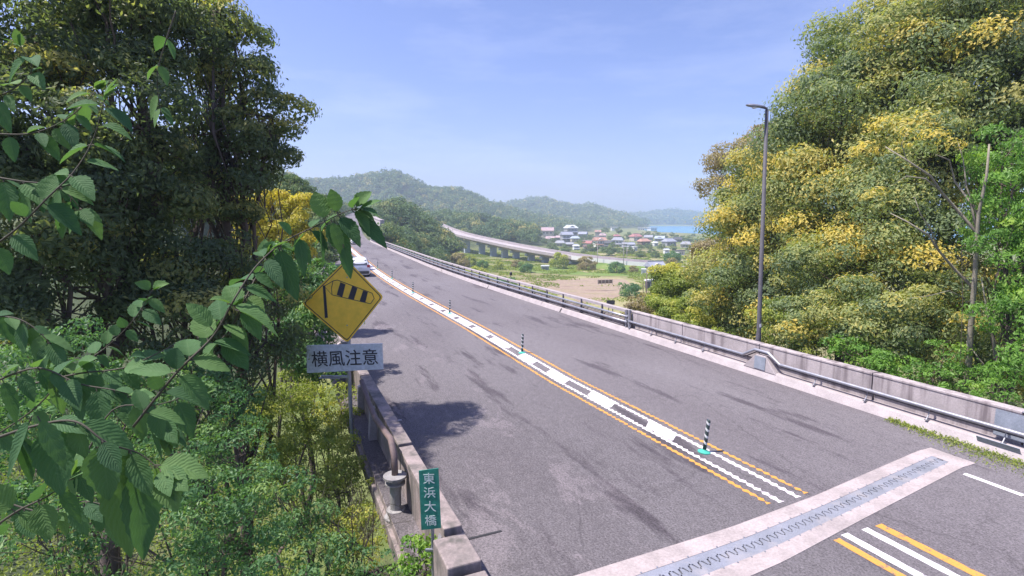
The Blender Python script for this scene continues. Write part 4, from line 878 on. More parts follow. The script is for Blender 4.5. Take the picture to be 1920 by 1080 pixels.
# --- broad serrated leaves close to the camera
def big_leaf(n=9):
    """outline of one serrated ovate leaf on a 2 x n grid: (along, across) pairs"""
    out = []
    for i in range(n + 1):
        t = i / n; w = .30 * (math.sin(pi * t ** .8) ** .85) * (1 - .15 * t); w *= 1 + (.07 if i % 2 else -.05)
        if i == n: w = .0
        if i == 0: w = .0
        out.append((t, w))
    return out
LEAF = big_leaf(14)
def near_branch(name, label, pts, seed, leaf_len, step, tip=True, hang=.75, r0=.0032, cat='leafy branch', group='broad leaved branches close to the camera', extra=()):
    leaf_len *= .8; step *= .78; rng = random.Random(seed); W3 = [P(*q) for q in pts]; root = empty(name, W3[0], 0, label, cat, group); W3 = [q - W3[0] for q in W3]
    # smooth the twig
    fine = []
    for i in range(len(W3) - 1):
        a0, a1, a2, a3 = W3[max(i - 1, 0)], W3[i], W3[i + 1], W3[min(i + 2, len(W3) - 1)]
        for k in range(6):
            t = k / 6; fine.append(.5 * ((2 * a1) + (-a0 + a2) * t + (2 * a0 - 5 * a1 + 4 * a2 - a3) * t * t + (-a0 + 3 * a1 - 3 * a2 + a3) * t ** 3))
    fine.append(W3[-1]); MB().tube(fine, [r0 * (1 - .7 * i / (len(fine) - 1)) for i in range(len(fine))], 7).build('stem', M['twig'], root, smooth=True)
    V = []; UVL = []; Q = []; T = []; acc = 0; side = 1; petiole = MB()
    def leaf(base, axis, Ln, tv, slim=1.0):
        ax = axis.normalized(); upv = Vector((rng.uniform(-.35, .35), rng.uniform(-.9, .1), 1)).normalized(); b_ = ax.cross(upv)
        if b_.length < .2: b_ = ax.cross(Vector((1, 0, .2)))
        b_.normalize(); nn = b_.cross(ax).normalized(); curl = rng.uniform(.15, .6); fold = rng.uniform(.15, .5); wk = rng.uniform(.9, 1.25) * slim; ph = rng.uniform(0, 6)
        start = base + ax * Ln * .12; petiole.tube([base, start], .0015, 4); b0 = len(V)
        for t, w in LEAF:
            c_ = start + ax * Ln * t - Vector((0, 0, 1)) * Ln * curl * t * t * .6; wv = w * Ln * wk
            rip = .012 * Ln * math.sin(t * 30 + ph)
            for sgn, fr in ((-1, 1), (-1, .5), (0, 0), (1, .5), (1, 1)):
                UVL.append((t, sgn * fr)); V.append(c_ + b_ * sgn * wv * fr + nn * (wv * fr * fold + (rip if fr == .5 else 0) * (1 if sgn > 0 else 1)))
        for i in range(len(LEAF) - 1):
            for k in range(4): Q.append((b0 + i * 5 + k, b0 + i * 5 + k + 1, b0 + i * 5 + 5 + k + 1, b0 + i * 5 + 5 + k)); T.append(tv)
    for i in range(1, len(fine)):
        sg = fine[i] - fine[i - 1]; acc += sg.length
        if acc > step:
            acc = 0
            for sd in (1, -1):
                if rng.random() < .12: continue
                out = sg.normalized().cross(Vector((0, -1, 0))).normalized() * sd; ax = sg.normalized() * rng.uniform(.2, .8) + out * rng.uniform(.5, 1) + Vector((0, rng.uniform(-.5, .5), 0)) - Vector((0, 0, hang * rng.uniform(.3, 1.4)))
                leaf(fine[i], ax, leaf_len * rng.uniform(.65, 1.25), min(.98, max(.02, rng.gauss(.45, .22))))
    if tip:
        sg = (fine[-1] - fine[-3]).normalized()
        for k in range(4): leaf(fine[-1], sg + Vector((rng.uniform(-1, 1), rng.uniform(-.6, .6), rng.uniform(-.8, .7))) * .8, leaf_len * rng.uniform(.55, .95), rng.uniform(.4, .95))
    for (px, py, d, tx, ty, Ln) in extra:
        a = P(px, py, d) - root.location; e = P(tx, ty, d) - root.location; leaf(a, (e - a) + Vector((0, rng.uniform(-.01, .01), 0)), (e - a).length * Ln, rng.uniform(.2, .8), .72)
    petiole.build('leaf_stalk', M['twig'], root)['kind'] = 'stuff'
    bl = np_mesh('leaf', [tuple(q) for q in V], Q, M['leaf_near'], root, smooth=True, tintv=T, uv=UVL); bl['kind'] = 'stuff'
    return root
near_branch('leafy_branch', 'long leafy branch sweeping up to the yellow diamond sign and past its top corner', [(250, 800, 1.25), (330, 700, 1.25), (400, 630, 1.3), (440, 560, 1.3), (480, 500, 1.35), (530, 455, 1.4), (590, 425, 1.45), (640, 400, 1.5), (665, 392, 1.5)], 51, .098, .05, hang=.45,
            extra=((665, 395, 1.5, 665, 355, .95), (668, 398, 1.5, 715, 368, .95), (665, 400, 1.5, 722, 455, .95), (640, 400, 1.5, 600, 420, 1), (643, 458, 1.45, 657, 520, .85), (600, 425, 1.45, 606, 478, 1), (560, 440, 1.4, 572, 500, 1), (575, 430, 1.4, 545, 470, 1), (615, 415, 1.5, 590, 455, 1), (545, 450, 1.4, 500, 470, 1), (520, 460, 1.4, 555, 545, 1), (620, 410, 1.45, 640, 470, 1), (330, 700, 1.2, 250, 690, 1), (400, 620, 1.25, 355, 560, 1.0), (440, 580, 1.25, 510, 610, 1)))
near_branch('leafy_branch', 'leafy branch rising along the left edge with long hanging leaves', [(-40, 480, 1.5), (30, 430, 1.5), (90, 370, 1.5), (140, 320, 1.55), (175, 260, 1.6), (195, 190, 1.6)], 52, .10, .06)
near_branch('leafy_branch', 'leafy branch with smaller leaves in front of the dark shade, mid left', [(-30, 830, 2.0), (60, 770, 2.0), (130, 700, 2.0), (200, 650, 2.1), (250, 600, 2.1), (285, 545, 2.1)], 53, .10, .06)
near_branch('leafy_branch', 'low branch with the largest drooping leaves, lower left', [(-30, 830, 1.05), (60, 800, 1.05), (140, 790, 1.05), (200, 830, 1.05), (260, 850, 1.1), (300, 880, 1.1)], 54, .115, .07, hang=1.1,
            extra=((255, 860, 1.1, 270, 1000, 1), (60, 780, 1.0, 10, 880, 1), (70, 780, 1.0, 115, 860, 1), (215, 845, 1.1, 235, 990, 1)))
near_branch('leafy_branch', 'short twig with dark leaves at the bottom left corner', [(-40, 1010, 1.1), (30, 960, 1.1), (90, 930, 1.1), (130, 900, 1.1)], 55, .10, .06, hang=1.0)
near_branch('leafy_branch', 'leafy branch tips against the dark tree, upper left edge', [(-40, 190, 2.0), (20, 170, 2.0), (60, 130, 2.0), (40, 90, 2.0)], 56, .10, .06)
near_branch('leafy_branch', 'dense leafy branch crossing below the long branch, left of centre', [(60, 720, 1.6), (150, 700, 1.6), (230, 690, 1.6), (300, 660, 1.6), (370, 620, 1.65)], 57, .10, .055)
near_branch('leafy_branch', 'hanging twig with a few lone light green leaves, upper left against the tree', [(330, 20, 2.4), (310, 80, 2.4), (295, 140, 2.4), (300, 200, 2.4)], 58, .11, .13)
near_branch('leafy_branch', 'crowded hanging leaves beside the left edge, halfway up', [(-20, 330, 1.6), (40, 340, 1.6), (110, 350, 1.6), (150, 390, 1.6)], 59, .105, .05, hang=1.1)
near_branch('leafy_branch', 'leafy twig spreading over the shrub at lower left', [(60, 880, 1.35), (140, 880, 1.35), (210, 770, 1.4), (290, 760, 1.4), (360, 740, 1.45)], 60, .10, .055, hang=.9)

near_branch('leafy_branch', 'leafy side twig with big leaves left of the diamond sign', [(390, 660, 1.35), (430, 620, 1.35), (460, 560, 1.35), (480, 520, 1.4), (500, 490, 1.4)], 61, .10, .05, hang=1.0)
near_branch('leafy_branch', 'dense twig filling the lower left between the big drooping leaves', [(-20, 720, 1.5), (70, 690, 1.5), (150, 720, 1.5), (240, 740, 1.5), (310, 800, 1.5)], 62, .10, .045, hang=1.0)
near_branch('leafy_branch', 'leafy twig low in the left corner above the bottom edge', [(-20, 930, 1.5), (80, 960, 1.5), (160, 940, 1.5), (230, 960, 1.5)], 63, .09, .05, hang=1.0)
near_branch('leafy_branch', 'bunched leaves on the left edge between the two long branches', [(-30, 590, 1.9), (40, 600, 1.9), (90, 640, 1.9), (120, 690, 1.9)], 64, .10, .045, hang=1.0)
near_branch('leafy_branch', 'upper left twig crossing the dark tree, leaves hanging from its end', [(-20, 250, 1.9), (60, 250, 1.9), (130, 220, 1.9), (180, 170, 1.9)], 65, .09, .05, hang=1.0)

# ------------------------------------------------------------------ far woods: one mass of crowns on the hills
rng = np.random.default_rng(99)
def scatter(n, d0, d1, a0, a1, zmin=-12.8):
    a = rng.uniform(R(a0), R(a1), n); d = np.sqrt(rng.uniform(d0 * d0, d1 * d1, n)); x, y = d * np.sin(a), d * np.cos(a); z = terrain(x, y); s, l = to_sl(x, y)
    k = (z > zmin) & ~((np.abs(l) < 9.0) & (s < 352) & (s > 15)); return x[k], y[k], z[k]
VC, VN, VT, VL = [], [], [], []
for (n, d0, d1, a0, a1, cr, kk, ls_, zm) in ((1500, 95, 200, -40, -4, 2.6, 300, .60, -11.5), (3200, 200, 345, -40, -5.5, 3.4, 160, 1.0, -10.5), (4600, 365, 620, -36, 2.5, 4.2, 80, 1.6, -13.2), (8500, 620, 1150, -34, 22, 5.5, 26, 3.0, -12.5), (9000, 1150, 1750, -20, 32, 7.5, 15, 5.2, -13), (6000, 1750, 2500, 0, 38, 10, 11, 8, -13.5)):
    x, y, z = scatter(n, d0, d1, a0, a1, zm)
    for i in range(len(x)):
        r = cr * rng.uniform(.55, 1.35); d = sph(rng, kk); d[:, 2] = np.abs(d[:, 2]) * 1.0 - .15; hgt = r * rng.uniform(.7, 1.15)
        lump = 1 + .22 * np.sin(d[:, 0] * 5 + i) * np.cos(d[:, 1] * 5 + i * 2)
        c = np.array([x[i], y[i], z[i] + hgt * .9]) + d * np.array([r, r, hgt]) * (rng.uniform(.5, 1.03, (kk, 1)) ** .5) * lump[:, None]
        u = rng.random(); b_ = rng.uniform(.05, .6) if u < .86 else rng.uniform(.7, .97)
        VC.append(c); VN.append(d); VT.append(b_ + rng.normal(0, .09, kk)); VL.append(np.full((kk, 1), ls_))
VC = np.concatenate(VC); VN = np.concatenate(VN); VT = np.clip(np.concatenate(VT), .01, .99); VL = np.concatenate(VL)
fo = leaves_mesh('forest', M['leaf_far'], VC, VN, VL, VL * .7, VT, rng, droop=.1); tag(fo, 'mixed woods covering all the hills behind the road and the village', 'forest', kind='stuff')
# ground cover on our own slopes
a = rng.uniform(R(-80), R(78), 150000); d = 2.0 + 50 * rng.random(150000) ** 1.25; x, y = d * np.sin(a), d * np.cos(a); s_, l_ = to_sl(x, y)
k = ((l_ > 7.2) | (l_ < -7.5)); x, y, l_ = x[k], y[k], l_[k]; z = terrain(x, y)
h = rng.uniform(0, .45, len(x)); cen = np.stack([x, y, z + h], -1); nn_ = sph(rng, len(x)); nn_[:, 2] = np.abs(nn_[:, 2])
gc_ = leaves_mesh('undergrowth', M['leaf_yellowgreen'], cen, nn_, .16 + .004 * d[k][:, None], .07 + .002 * d[k][:, None], np.clip(rng.normal(.22, .15, len(x)), .01, .95), rng, droop=-.4); tag(gc_, 'low weeds and grass covering the slopes beside the bridge end', 'undergrowth', kind='stuff')
a = rng.uniform(R(-20), R(30), 130000); d = np.sqrt(rng.uniform(55 ** 2, 330 ** 2, 130000)); x, y = d * np.sin(a), d * np.cos(a); z = terrain(x, y); s_, l_ = to_sl(x, y)
px_ = 960 + F * x / y; py_ = 410 + 20.2 * F / y; bl_ = (px_ > 1050) & (px_ < 1192) & (py_ > 526) & (py_ < 560)
pat = vnoise(x / 9, y / 9) + .5 * vnoise(x / 3, y / 3); k = (l_ > 9) & (z < -13.4) & ~(bl_ & (pat < 1.25)) & (pat > .72); x, y, z, d, pat = x[k], y[k], z[k], d[k], pat[k]
cen = np.stack([x, y, z + rng.uniform(0, .5, len(x)) * (pat - .3)], -1); nn_ = sph(rng, len(x)); nn_[:, 2] = np.abs(nn_[:, 2])
sc2 = leaves_mesh('scrub', M['leaf_yellowgreen'], cen, nn_, .25 + .0025 * d[:, None], .16 + .0014 * d[:, None], np.clip(.1 + .35 * vnoise(x / 14 + 5, y / 14) + rng.normal(0, .1, len(x)), .01, .95), rng, droop=-.3); tag(sc2, 'rough grass and scrub on the valley floor around the fields', 'scrub', kind='stuff')
# weeds in the gutter by the right parapet
wv = []; 
for i in range(2600):
    q = rng.uniform(3.6, 8.6); w_ = .32 * (1 - abs(q - 6.0) / 3.2) + .05; wv.append(tuple(RP(q, RW - abs(rng.normal(0, w_)) + .03, abs(rng.normal(0, .035)) + .01)))
wv = np.array(wv); nn_ = sph(rng, len(wv)); nn_[:, 2] = np.abs(nn_[:, 2]) + .3; nn_ /= np.linalg.norm(nn_, axis=1, keepdims=True)
gw = leaves_mesh('gutter_weeds', M['leaf_yellowgreen'], wv, nn_, .06, .025, np.clip(rng.normal(.25, .2, len(wv)), .01, .9), rng, droop=-.3); tag(gw, 'weeds and fallen leaves along the foot of the right parapet', 'weeds', kind='stuff')

# ------------------------------------------------------------------ viaduct
M['viaduct'] = worn('viaduct_concrete', (.44, .39, .39), (.36, .32, .33), .3, .9, fine=3, bmp=0)
M['pier'] = worn('pier_concrete', (.46, .52, .60), (.38, .43, .50), .3, .9, fine=3, bmp=0)
M['guard_white'] = plain('guard_white', (.75, .74, .72), .5)
VP = [(806, 420, 352), (820, 428, 345), (850, 438, 320), (900, 449, 295), (950, 460, 272), (1000, 469, 252), (1050, 477, 240), (1100, 483, 230), (1160, 489, 222), (1230, 494, 215), (1330, 503, 205), (1450, 512, 195)]
def vpt(px):
    y = np.interp(px, [q[0] for q in VP], [q[1] for q in VP]); d = np.interp(px, [q[0] for q in VP], [q[2] for q in VP]); return P(px, float(y), float(d))
cps = [vpt(px) for px in range(806, 1450, 7)]
for _ in range(8): cps = [cps[0]] + [(cps[i - 1] + cps[i] * 2 + cps[i + 1]) / 4 for i in range(1, len(cps) - 1)] + [cps[-1]]
va = empty('viaduct', cps[30], 0, 'long curved concrete viaduct on piers crossing the valley', 'viaduct')
nb = []
for i in range(len(cps)):
    t = cps[min(i + 1, len(cps) - 1)] - cps[max(i - 1, 0)]; t.z = 0; t.normalize(); nb.append(Vector((-t.y, t.x, 0)))
def vsweep(prof, i0, i1, name, m):
    n = len(prof); vs_ = []; fs = []
    for i in range(i0, i1 + 1):
        for l, z in prof: vs_.append(cps[i] + nb[i] * l + Vector((0, 0, z)) - va.location)
    for i in range(i1 - i0):
        for k in range(n): fs.append((i * n + k, (i + 1) * n + k, (i + 1) * n + (k + 1) % n, i * n + (k + 1) % n))
    fs += [tuple(range(n)), tuple((i1 - i0) * n + k for k in reversed(range(n)))]
    return MB().add(vs_, fs).build(name, m, va)
nI = len(cps) - 1
vsweep([(-.2, -.95), (9.6, -.95), (9.6, -1.3), (7.6, -1.5), (7.0, -2.7), (2.4, -2.7), (1.8, -1.5), (-.2, -1.3)], 0, nI, 'deck', M['viaduct'])
vsweep([(-.2, -.948), (-.2, .0), (.05, .0), (.05, -.948)], 0, 40, 'parapet', M['viaduct'])
vsweep([(9.35, -.948), (9.35, .3), (9.6, .3), (9.6, -.948)], 0, 58, 'parapet', M['viaduct'])
vsweep([(-.3, -1.6), (-.3, .15), (-.21, .15), (-.21, -1.6)], 38, 61, 'guardrail', M['guard_white'])
for i in (8, 12, 15, 18, 21, 25, 29, 33, 37, 42):
    c_ = cps[i] + nb[i] * 4.7; gz_ = terr1(c_.x, c_.y) - 1; rot = Matrix.Rotation(math.atan2(nb[i].y, nb[i].x), 3, 'Z')
    mb = MB(); hh = c_.z - 2.7 - gz_; mb.box(Vector((c_.x, c_.y, gz_ + hh / 2)) - va.location, (3.4, 1.5, hh), rot); mb.box(Vector((c_.x, c_.y, c_.z - 3.2)) - va.location, (6.4, 1.7, 1.0), rot); mb.build('pier', M['pier'], va)
# green embankment carrying the right end
vs_ = []; i0 = 44
for i in range(i0, nI + 1):
    gzz = VZ - .3; vs_ += [cps[i] - nb[i] * (3 + (cps[i].z - gzz) * 1.6) + Vector((0, 0, gzz - cps[i].z)), cps[i] - nb[i] * .5 + Vector((0, 0, -1.5)), cps[i] + nb[i] * 10 + Vector((0, 0, -1.0)), cps[i] + nb[i] * 16 + Vector((0, 0, gzz - cps[i].z))]
fs = [(4 * j + k, 4 * j + k + 1, 4 * j + 5 + k, 4 * j + 4 + k) for j in range(nI - i0) for k in range(3)] + [(0, 3, 2, 1)]
MB().add(vs_, fs).build('embankment', M['grass_green']); tag(bpy.data.objects['embankment'], 'grassy embankment under the white guardrail', 'embankment', kind='structure')

# ------------------------------------------------------------------ houses
def flat(name, c): return worn(name, c, tuple(k * .8 for k in c), .35, .8, fine=4, bmp=0)
RC = {'pink': (0.468, 0.339, 0.353), 'red': (0.401, 0.178, 0.171), 'orange': (0.462, 0.268, 0.21), 'blue': (0.408, 0.466, 0.566), 'pale': (0.613, 0.642, 0.685), 'grey': (0.327, 0.334, 0.37), 'dark': (0.092, 0.092, 0.106), 'bluegrey': (0.333, 0.347, 0.419), 'white': (0.72, 0.72, 0.72), 'brown': (0.184, 0.134, 0.112)}
WC = {'white': (.75, .74, .72), 'cream': (.55, .50, .42), 'grey': (.36, .36, .38), 'brown': (.22, .16, .12), 'dark': (.12, .11, .11)}
for k, c in RC.items(): M['roof_' + k] = flat('roof_' + k, c)
for k, c in WC.items(): M['wall_' + k] = flat('wall_' + k, c)
M['pane'] = base_mat('window_pane', .15, .5)[0]; M['pane'].node_tree.nodes['Principled BSDF'].inputs['Base Color'].default_value = (.05, .06, .08, 1)
GH = 'houses of the village across the valley'
def house(px, py, w, roof, wall, label, two=False, flatr=False, rot=None, d=None, hf=1.0, group=GH, cat='house', depth=.8):
    d = d or min(560, 20.2 * F / max(py - 410, 1)); base = P(px, py, d); W_ = w * 1.12 / F * d; rg = random.Random(int(px * 7 + py)); rot = rg.uniform(-.5, .5) if rot is None else rot
    root = empty('house' if cat == 'house' else cat.replace(' ', '_'), base, rot, label, cat, group); D_ = W_ * depth; H_ = (W_ * .30 if not two else W_ * .52) * hf; H_ = max(H_, 2.2 * hf)
    mb = MB(); mb.box((0, 0, H_ / 2 - 2), (W_ * .88, D_ * .86, H_ + 4))
    if not flatr:
        rh = W_ * .20; mb.prism([(-W_ * .44, H_), (W_ * .44, H_), (0, H_ + rh * .93)], -D_ * .42, D_ * .42) if rg.random() < .35 else None
    mb.build('wall', M['wall_' + wall], root)
    if flatr: MB().box((0, 0, H_ + .25), (W_, D_, .5)).build('roof', M['roof_' + roof], root)
    else:
        rh = D_ * .30; e = D_ * .52; ov = W_ * .5; t = .22; mb = MB(); rmat = Matrix(((0, 1, 0), (1, 0, 0), (0, 0, 1)))
        hip = ov * (.6 if rg.random() < .5 else .96)
        vs_ = [(-ov, -e, H_ - .1), (ov, -e, H_ - .1), (ov, e, H_ - .1), (-ov, e, H_ - .1), (-hip, 0, H_ + rh), (hip, 0, H_ + rh)]; vs2 = [(x, y, z + .28) for x, y, z in vs_]
        mb.add(vs2, [(0, 1, 5, 4), (1, 2, 5), (2, 3, 4, 5), (3, 0, 4)]); mb.add(vs_ + vs2, [(3, 2, 1, 0), (0, 1, 7, 6), (1, 2, 8, 7), (2, 3, 9, 8), (3, 0, 6, 9)]); r_ = mb.build('roof', M['roof_' + roof], root)
        MB().box((0, 0, H_ + rh + .3), (hip * 2, .5, .35)).build('ridge', M['roof_grey' if roof != 'grey' else 'roof_dark'], r_)
        if two:   # lower eaves round the ground floor
            z = H_ * .5; mb = MB(); mb.add([(-ov * 1.08, -e * 1.15, z - .5), (ov * 1.08, -e * 1.15, z - .5), (ov * .87, -D_ * .43, z + .15), (-ov * .87, -D_ * .43, z + .15), (-ov * 1.08, -e * 1.15, z - .7), (ov * 1.08, -e * 1.15, z - .7), (ov * .87, -D_ * .43, z - .05), (-ov * .87, -D_ * .43, z - .05)], [(0, 1, 2, 3), (7, 6, 5, 4), (0, 4, 5, 1), (1, 5, 6, 2), (3, 7, 4, 0)]); mb.build('lower_eaves', M['roof_' + roof], root)
    nwin = 3 if W_ > 8 else 2
    for lv in ((.25, .72) if two else (.5,)):
        for k in range(nwin):
            x = (k - (nwin - 1) / 2) * W_ * .27; f_ = MB().box((x, -D_ * .43 - .04, H_ * lv + (.1 if two else 0)), (W_ * .15, .1, H_ * (.22 if two else .42))).build('window', M['pane'], root)
            MB().box((x, -D_ * .43 - .10, H_ * lv + (.1 if two else 0)), (.12, .05, H_ * (.22 if two else .42))).build('frame', M['wall_white'], f_)
    return root
HS = [
 (1027, 440, 22, 'pink', 'cream', 'long pink roofed building highest on the wooded slope, left end of the village', 0, 0, 560), (1032, 453, 16, 'pink', 'white', 'small pink roofed house right below the long pink building', 0, 0, 500),
 (1070, 440, 21, 'pale', 'grey', 'pale blue roofed house, highest in the left cluster', 1, 0, 540), (1093, 444, 15, 'bluegrey', 'grey', 'slate roofed house half hidden by trees right of the pale blue roof', 0, 0, 530),
 (1047, 450, 13, 'pink', 'grey', 'small light pink roof at the left edge of the slate roofs', 0, 0, 500), (1062, 452, 20, 'bluegrey', 'grey', 'wide slate roofed house in the middle of the left cluster', 1, 0, 480),
 (1078, 452, 15, 'blue', 'cream', 'blue roofed house right of the wide slate roof', 0, 0, 470), (1050, 462, 18, 'grey', 'cream', 'grey roofed house low in the left cluster beside the viaduct', 0, 0, None),
 (1080, 468, 11, 'pale', 'white', 'small white cube-like house standing alone near the viaduct', 1, 0, None), (1068, 464, 14, 'grey', 'brown', 'dark grey roof left of the lone white house', 0, 0, None),
 (1102, 462, 17, 'red', 'dark', 'low dark red roofed house right of the lone white house', 0, 0, None), (1100, 469, 13, 'brown', 'cream', 'brown roofed shed in front of the dark red roof', 0, 0, None),
 (1124, 463, 21, 'orange', 'white', 'orange red roofed house with bright white front', 1, 0, None), (1121, 439, 11, 'orange', 'cream', 'small orange roof up on the slope', 0, 0, 560), (1130, 446, 13, 'pink', 'cream', 'beige house just below the small orange roof', 0, 0, 520),
 (1141, 464, 14, 'dark', 'grey', 'near black roofed house between the orange roof and the white houses', 1, 0, None), (1158, 462, 20, 'grey', 'white', 'grey roofed house with a long white wall', 1, 0, None),
 (1156, 447, 11, 'red', 'cream', 'small red roof behind the grey roofed white house', 0, 0, 520), (1172, 464, 11, 'grey', 'white', 'narrow white house with grey roof', 1, 0, None), (1184, 466, 13, 'bluegrey', 'white', 'tall white house with slate roof, brightest of the village', 1, 0, None),
 (1190, 470, 8, 'white', 'white', 'tiny white shed below the tall white house', 0, 1, None), (1192, 450, 19, 'red', 'cream', 'crimson roofed house at the back of the village', 0, 0, 500), (1207, 459, 19, 'orange', 'brown', 'coral red roofed house right of the tall white house', 0, 0, None),
 (1216, 450, 15, 'grey', 'cream', 'grey roofed house behind the coral red roof', 0, 0, 500), (1228, 461, 9, 'white', 'white', 'small white gabled house right of the coral red roof', 0, 0, None), (1237, 453, 17, 'blue', 'grey', 'light blue roofed house right of centre of the village', 0, 0, 490),
 (1254, 460, 21, 'bluegrey', 'grey', 'wide blue grey roofed house, right part of the village', 0, 0, None), (1270, 454, 14, 'dark', 'brown', 'dark roof against the trees by the sea', 0, 0, 480), (1286, 464, 18, 'grey', 'cream', 'grey roofed house third from the right end', 0, 0, None),
 (1249, 476, 9, 'pale', 'white', 'small white house standing forward of the village on the right', 1, 0, None), (1274, 478, 15, 'dark', 'white', 'flat dark roofed shed beside the straw coloured field', 0, 1, None), (1302, 479, 14, 'white', 'cream', 'long white roofed shed near the brown tree', 0, 1, None),
 (1308, 466, 13, 'brown', 'cream', 'brown roofed house partly behind the brown leaved tree', 0, 0, None), (1363, 470, 22, 'orange', 'cream', 'orange roof glimpsed through the gap left of the lamp pole', 0, 0, None), (1338, 460, 15, 'pale', 'grey', 'pale roof glimpsed between the branches left of the lamp', 0, 0, None),
 (1152, 430, 12, 'white', 'white', 'white building far off at the foot of the hills, leftmost of three', 0, 1, 900), (1203, 432, 13, 'white', 'white', 'white building far off by the shore, middle of three', 0, 1, 980), (1222, 432, 15, 'white', 'white', 'white building far off by the shore, rightmost of three', 0, 1, 980)]
for (px, py, w, rf, wl, lab, two, fl, d) in HS: house(px, py, w, rf, wl, lab, bool(two), bool(fl), d=d)
house(1228, 513, 30, 'bluegrey', 'cream', 'blue grey roofed farmhouse with two tier roof in the middle of the fields', two=True, rot=.25, d=200, group='', hf=.8)
house(1207, 514, 9, 'white', 'white', 'small white outbuilding left of the farmhouse', flatr=True, d=198, group='', hf=.7)
house(1219, 541, 18, 'white', 'dark', 'white roofed shed beside the yellow green bush', flatr=True, d=157, group='', cat='shed', hf=1.0, depth=.5)
house(1022, 505, 14, 'white', 'grey', 'small white roofed shed under the viaduct', flatr=True, d=215, group='', cat='shed', hf=.5)
for o in list(C.objects):
    if o.get('group') == '': del o['group']

# village and valley trees: three kinds copied
def small_tree(label, seed, m, r, group, yellow=.2):
    rng = np.random.default_rng(seed); root = empty('small_tree', (0, 0, 0), 0, label, 'tree', group)
    cc, nn_, tt, _ = crown_points(rng, [((0, 0, r * 1.05), r), ((r * .5, .2, r * .7), r * .7), ((-r * .5, 0, r * .75), r * .65)], r * .42, .9 / (r * .3) ** 2 * .12, 60, yellow, up=.4)
    leaves_mesh('crown', M[m], cc, nn_, r * .22, r * .13, tt, rng, root); MB().tube([(0, 0, -1.5), (0, 0, r * 1.2)], [r * .09, r * .04], 6).build('trunk', M['bark'], root); return root
VL_ = 'small rounded trees among the village houses'
pr = [small_tree('x', 200 + i, 'leaf_far', 4.2, VL_) for i in range(3)]
rg = random.Random(12); k = 0
spots = [(1010, 455), (1020, 462), (1038, 458), (1043, 442), (1056, 446), (1085, 450), (1090, 462), (1100, 450), (1110, 446), (1112, 470), (1132, 470), (1145, 450), (1150, 472), (1166, 449), (1165, 474), (1178, 447), (1180, 476), (1198, 466), (1204, 444), (1215, 466), (1222, 474), (1230, 446), (1240, 466), (1246, 446), (1262, 468), (1268, 448), (1280, 450), (1292, 452), (1296, 470), (1305, 455), (1320, 455), (1320, 470), (1180, 440), (1160, 436), (1215, 440), (1135, 436), (1260, 442), (1300, 444), (1140, 478), (1200, 480), (1228, 482), (1095, 474), (1060, 472), (1035, 470)]
VTL = []
for i, (px, py) in enumerate(spots):
    o = pr[i] if i < 3 else copy_tree(pr[i % 3]); VTL.append(o); d = min(600, 20.2 * F / (py - 410) * .985); d = d if py > 446 else rg.uniform(540, 640); v = P(px, py, d); o.location = (v.x, v.y, max(v.z, terr1(v.x, v.y)) - .5); o.rotation_euler = (0, 0, rg.uniform(0, 6)); q = rg.uniform(.7, 1.25) * (1.15 if d > 500 else 1); q *= .5; o.scale = (q * 1.2, q * 1.2, q)
seen = {}
for i, (px, py) in enumerate(spots):
    best = min(HS, key=lambda h: abs(h[0] - px) + 1.6 * abs(h[1] - py)); lab = ' '.join(best[5].replace(',', '').split()[:8]); dx, dyy = px - best[0], py - best[1]
    side = ('left of' if dx < 0 else 'right of') if abs(dx) > 1.6 * abs(dyy) else ('in front of' if dyy > 0 else 'behind'); tx = 'small rounded tree just %s the %s' % (side, lab)
    while tx in seen: tx = tx.replace('small ', 'second small ', 1) if 'second' not in tx else tx.replace('second', 'third')
    seen[tx] = 1; VTL[i]['label'] = ' '.join(tx.split()[:16])
def stand(px, py, d, s, o, label):
    v = P(px, py, d); o.location = (v.x, v.y, terr1(v.x, v.y) - .3); o.scale = (s, s, s); o['label'] = label
VV = 'single trees and thickets on the valley floor'
pv = [small_tree('x', 220 + i, mm, 3.0, VV) for i, mm in enumerate(('leaf_shrub', 'leaf_yellowgreen', 'leaf_brown'))]
VT_ = [(1156, 509, 203, .8, 0, 'round dark green bush standing alone in the green crop field'), (1100, 503, 214, 1.0, 2, 'brownish thicket beside the viaduct end'), (1048, 502, 222, 1.1, 1, 'olive thicket growing against the viaduct pier'), (985, 505, 205, .7, 0, 'bush under the viaduct left of the white shed'),
       (935, 503, 215, .6, 1, 'light green tree under the middle of the viaduct'), (968, 498, 225, .6, 2, 'brown tinted tree between two viaduct piers'), (905, 503, 215, .6, 0, 'dark bush below the left half of the viaduct'), (880, 500, 215, .7, 1, 'pale green tree near the first viaduct piers'),
       (862, 500, 200, 1.1, 2, 'scrubby bush at the foot of the wooded hill'), (1180, 548, 140, .7, 0, 'small dark shrub at the right end of the brown field'), (1005, 540, 130, .7, 1, 'low pale bush on the dry grass left of the brown field'), (1255, 502, 215, .9, 2, 'brown tree behind the farmhouse'),
       (1188, 507, 205, .5, 2, 'scrubby tree left of the farmhouse outbuilding'), (895, 520, 160, 1.0, 1, 'rough bush near the open railing, left'), (950, 528, 150, .8, 0, 'green bush near the open railing, centre'), (1260, 487, 250, 1.0, 0, 'dark tree in front of the tan field'), (1195, 600, 60, .8, 1, 'light green bush just behind the railing signboard'), (1160, 590, 70, .9, 1, 'light green weedy bush left of the railing signboard')]
used = set()
for (px, py, d, s, kd, lab) in VT_:
    o = pv[kd] if kd not in used else copy_tree(pv[kd]); used.add(kd); stand(px, py, d, s, o, lab); o.rotation_euler = (0, 0, px)

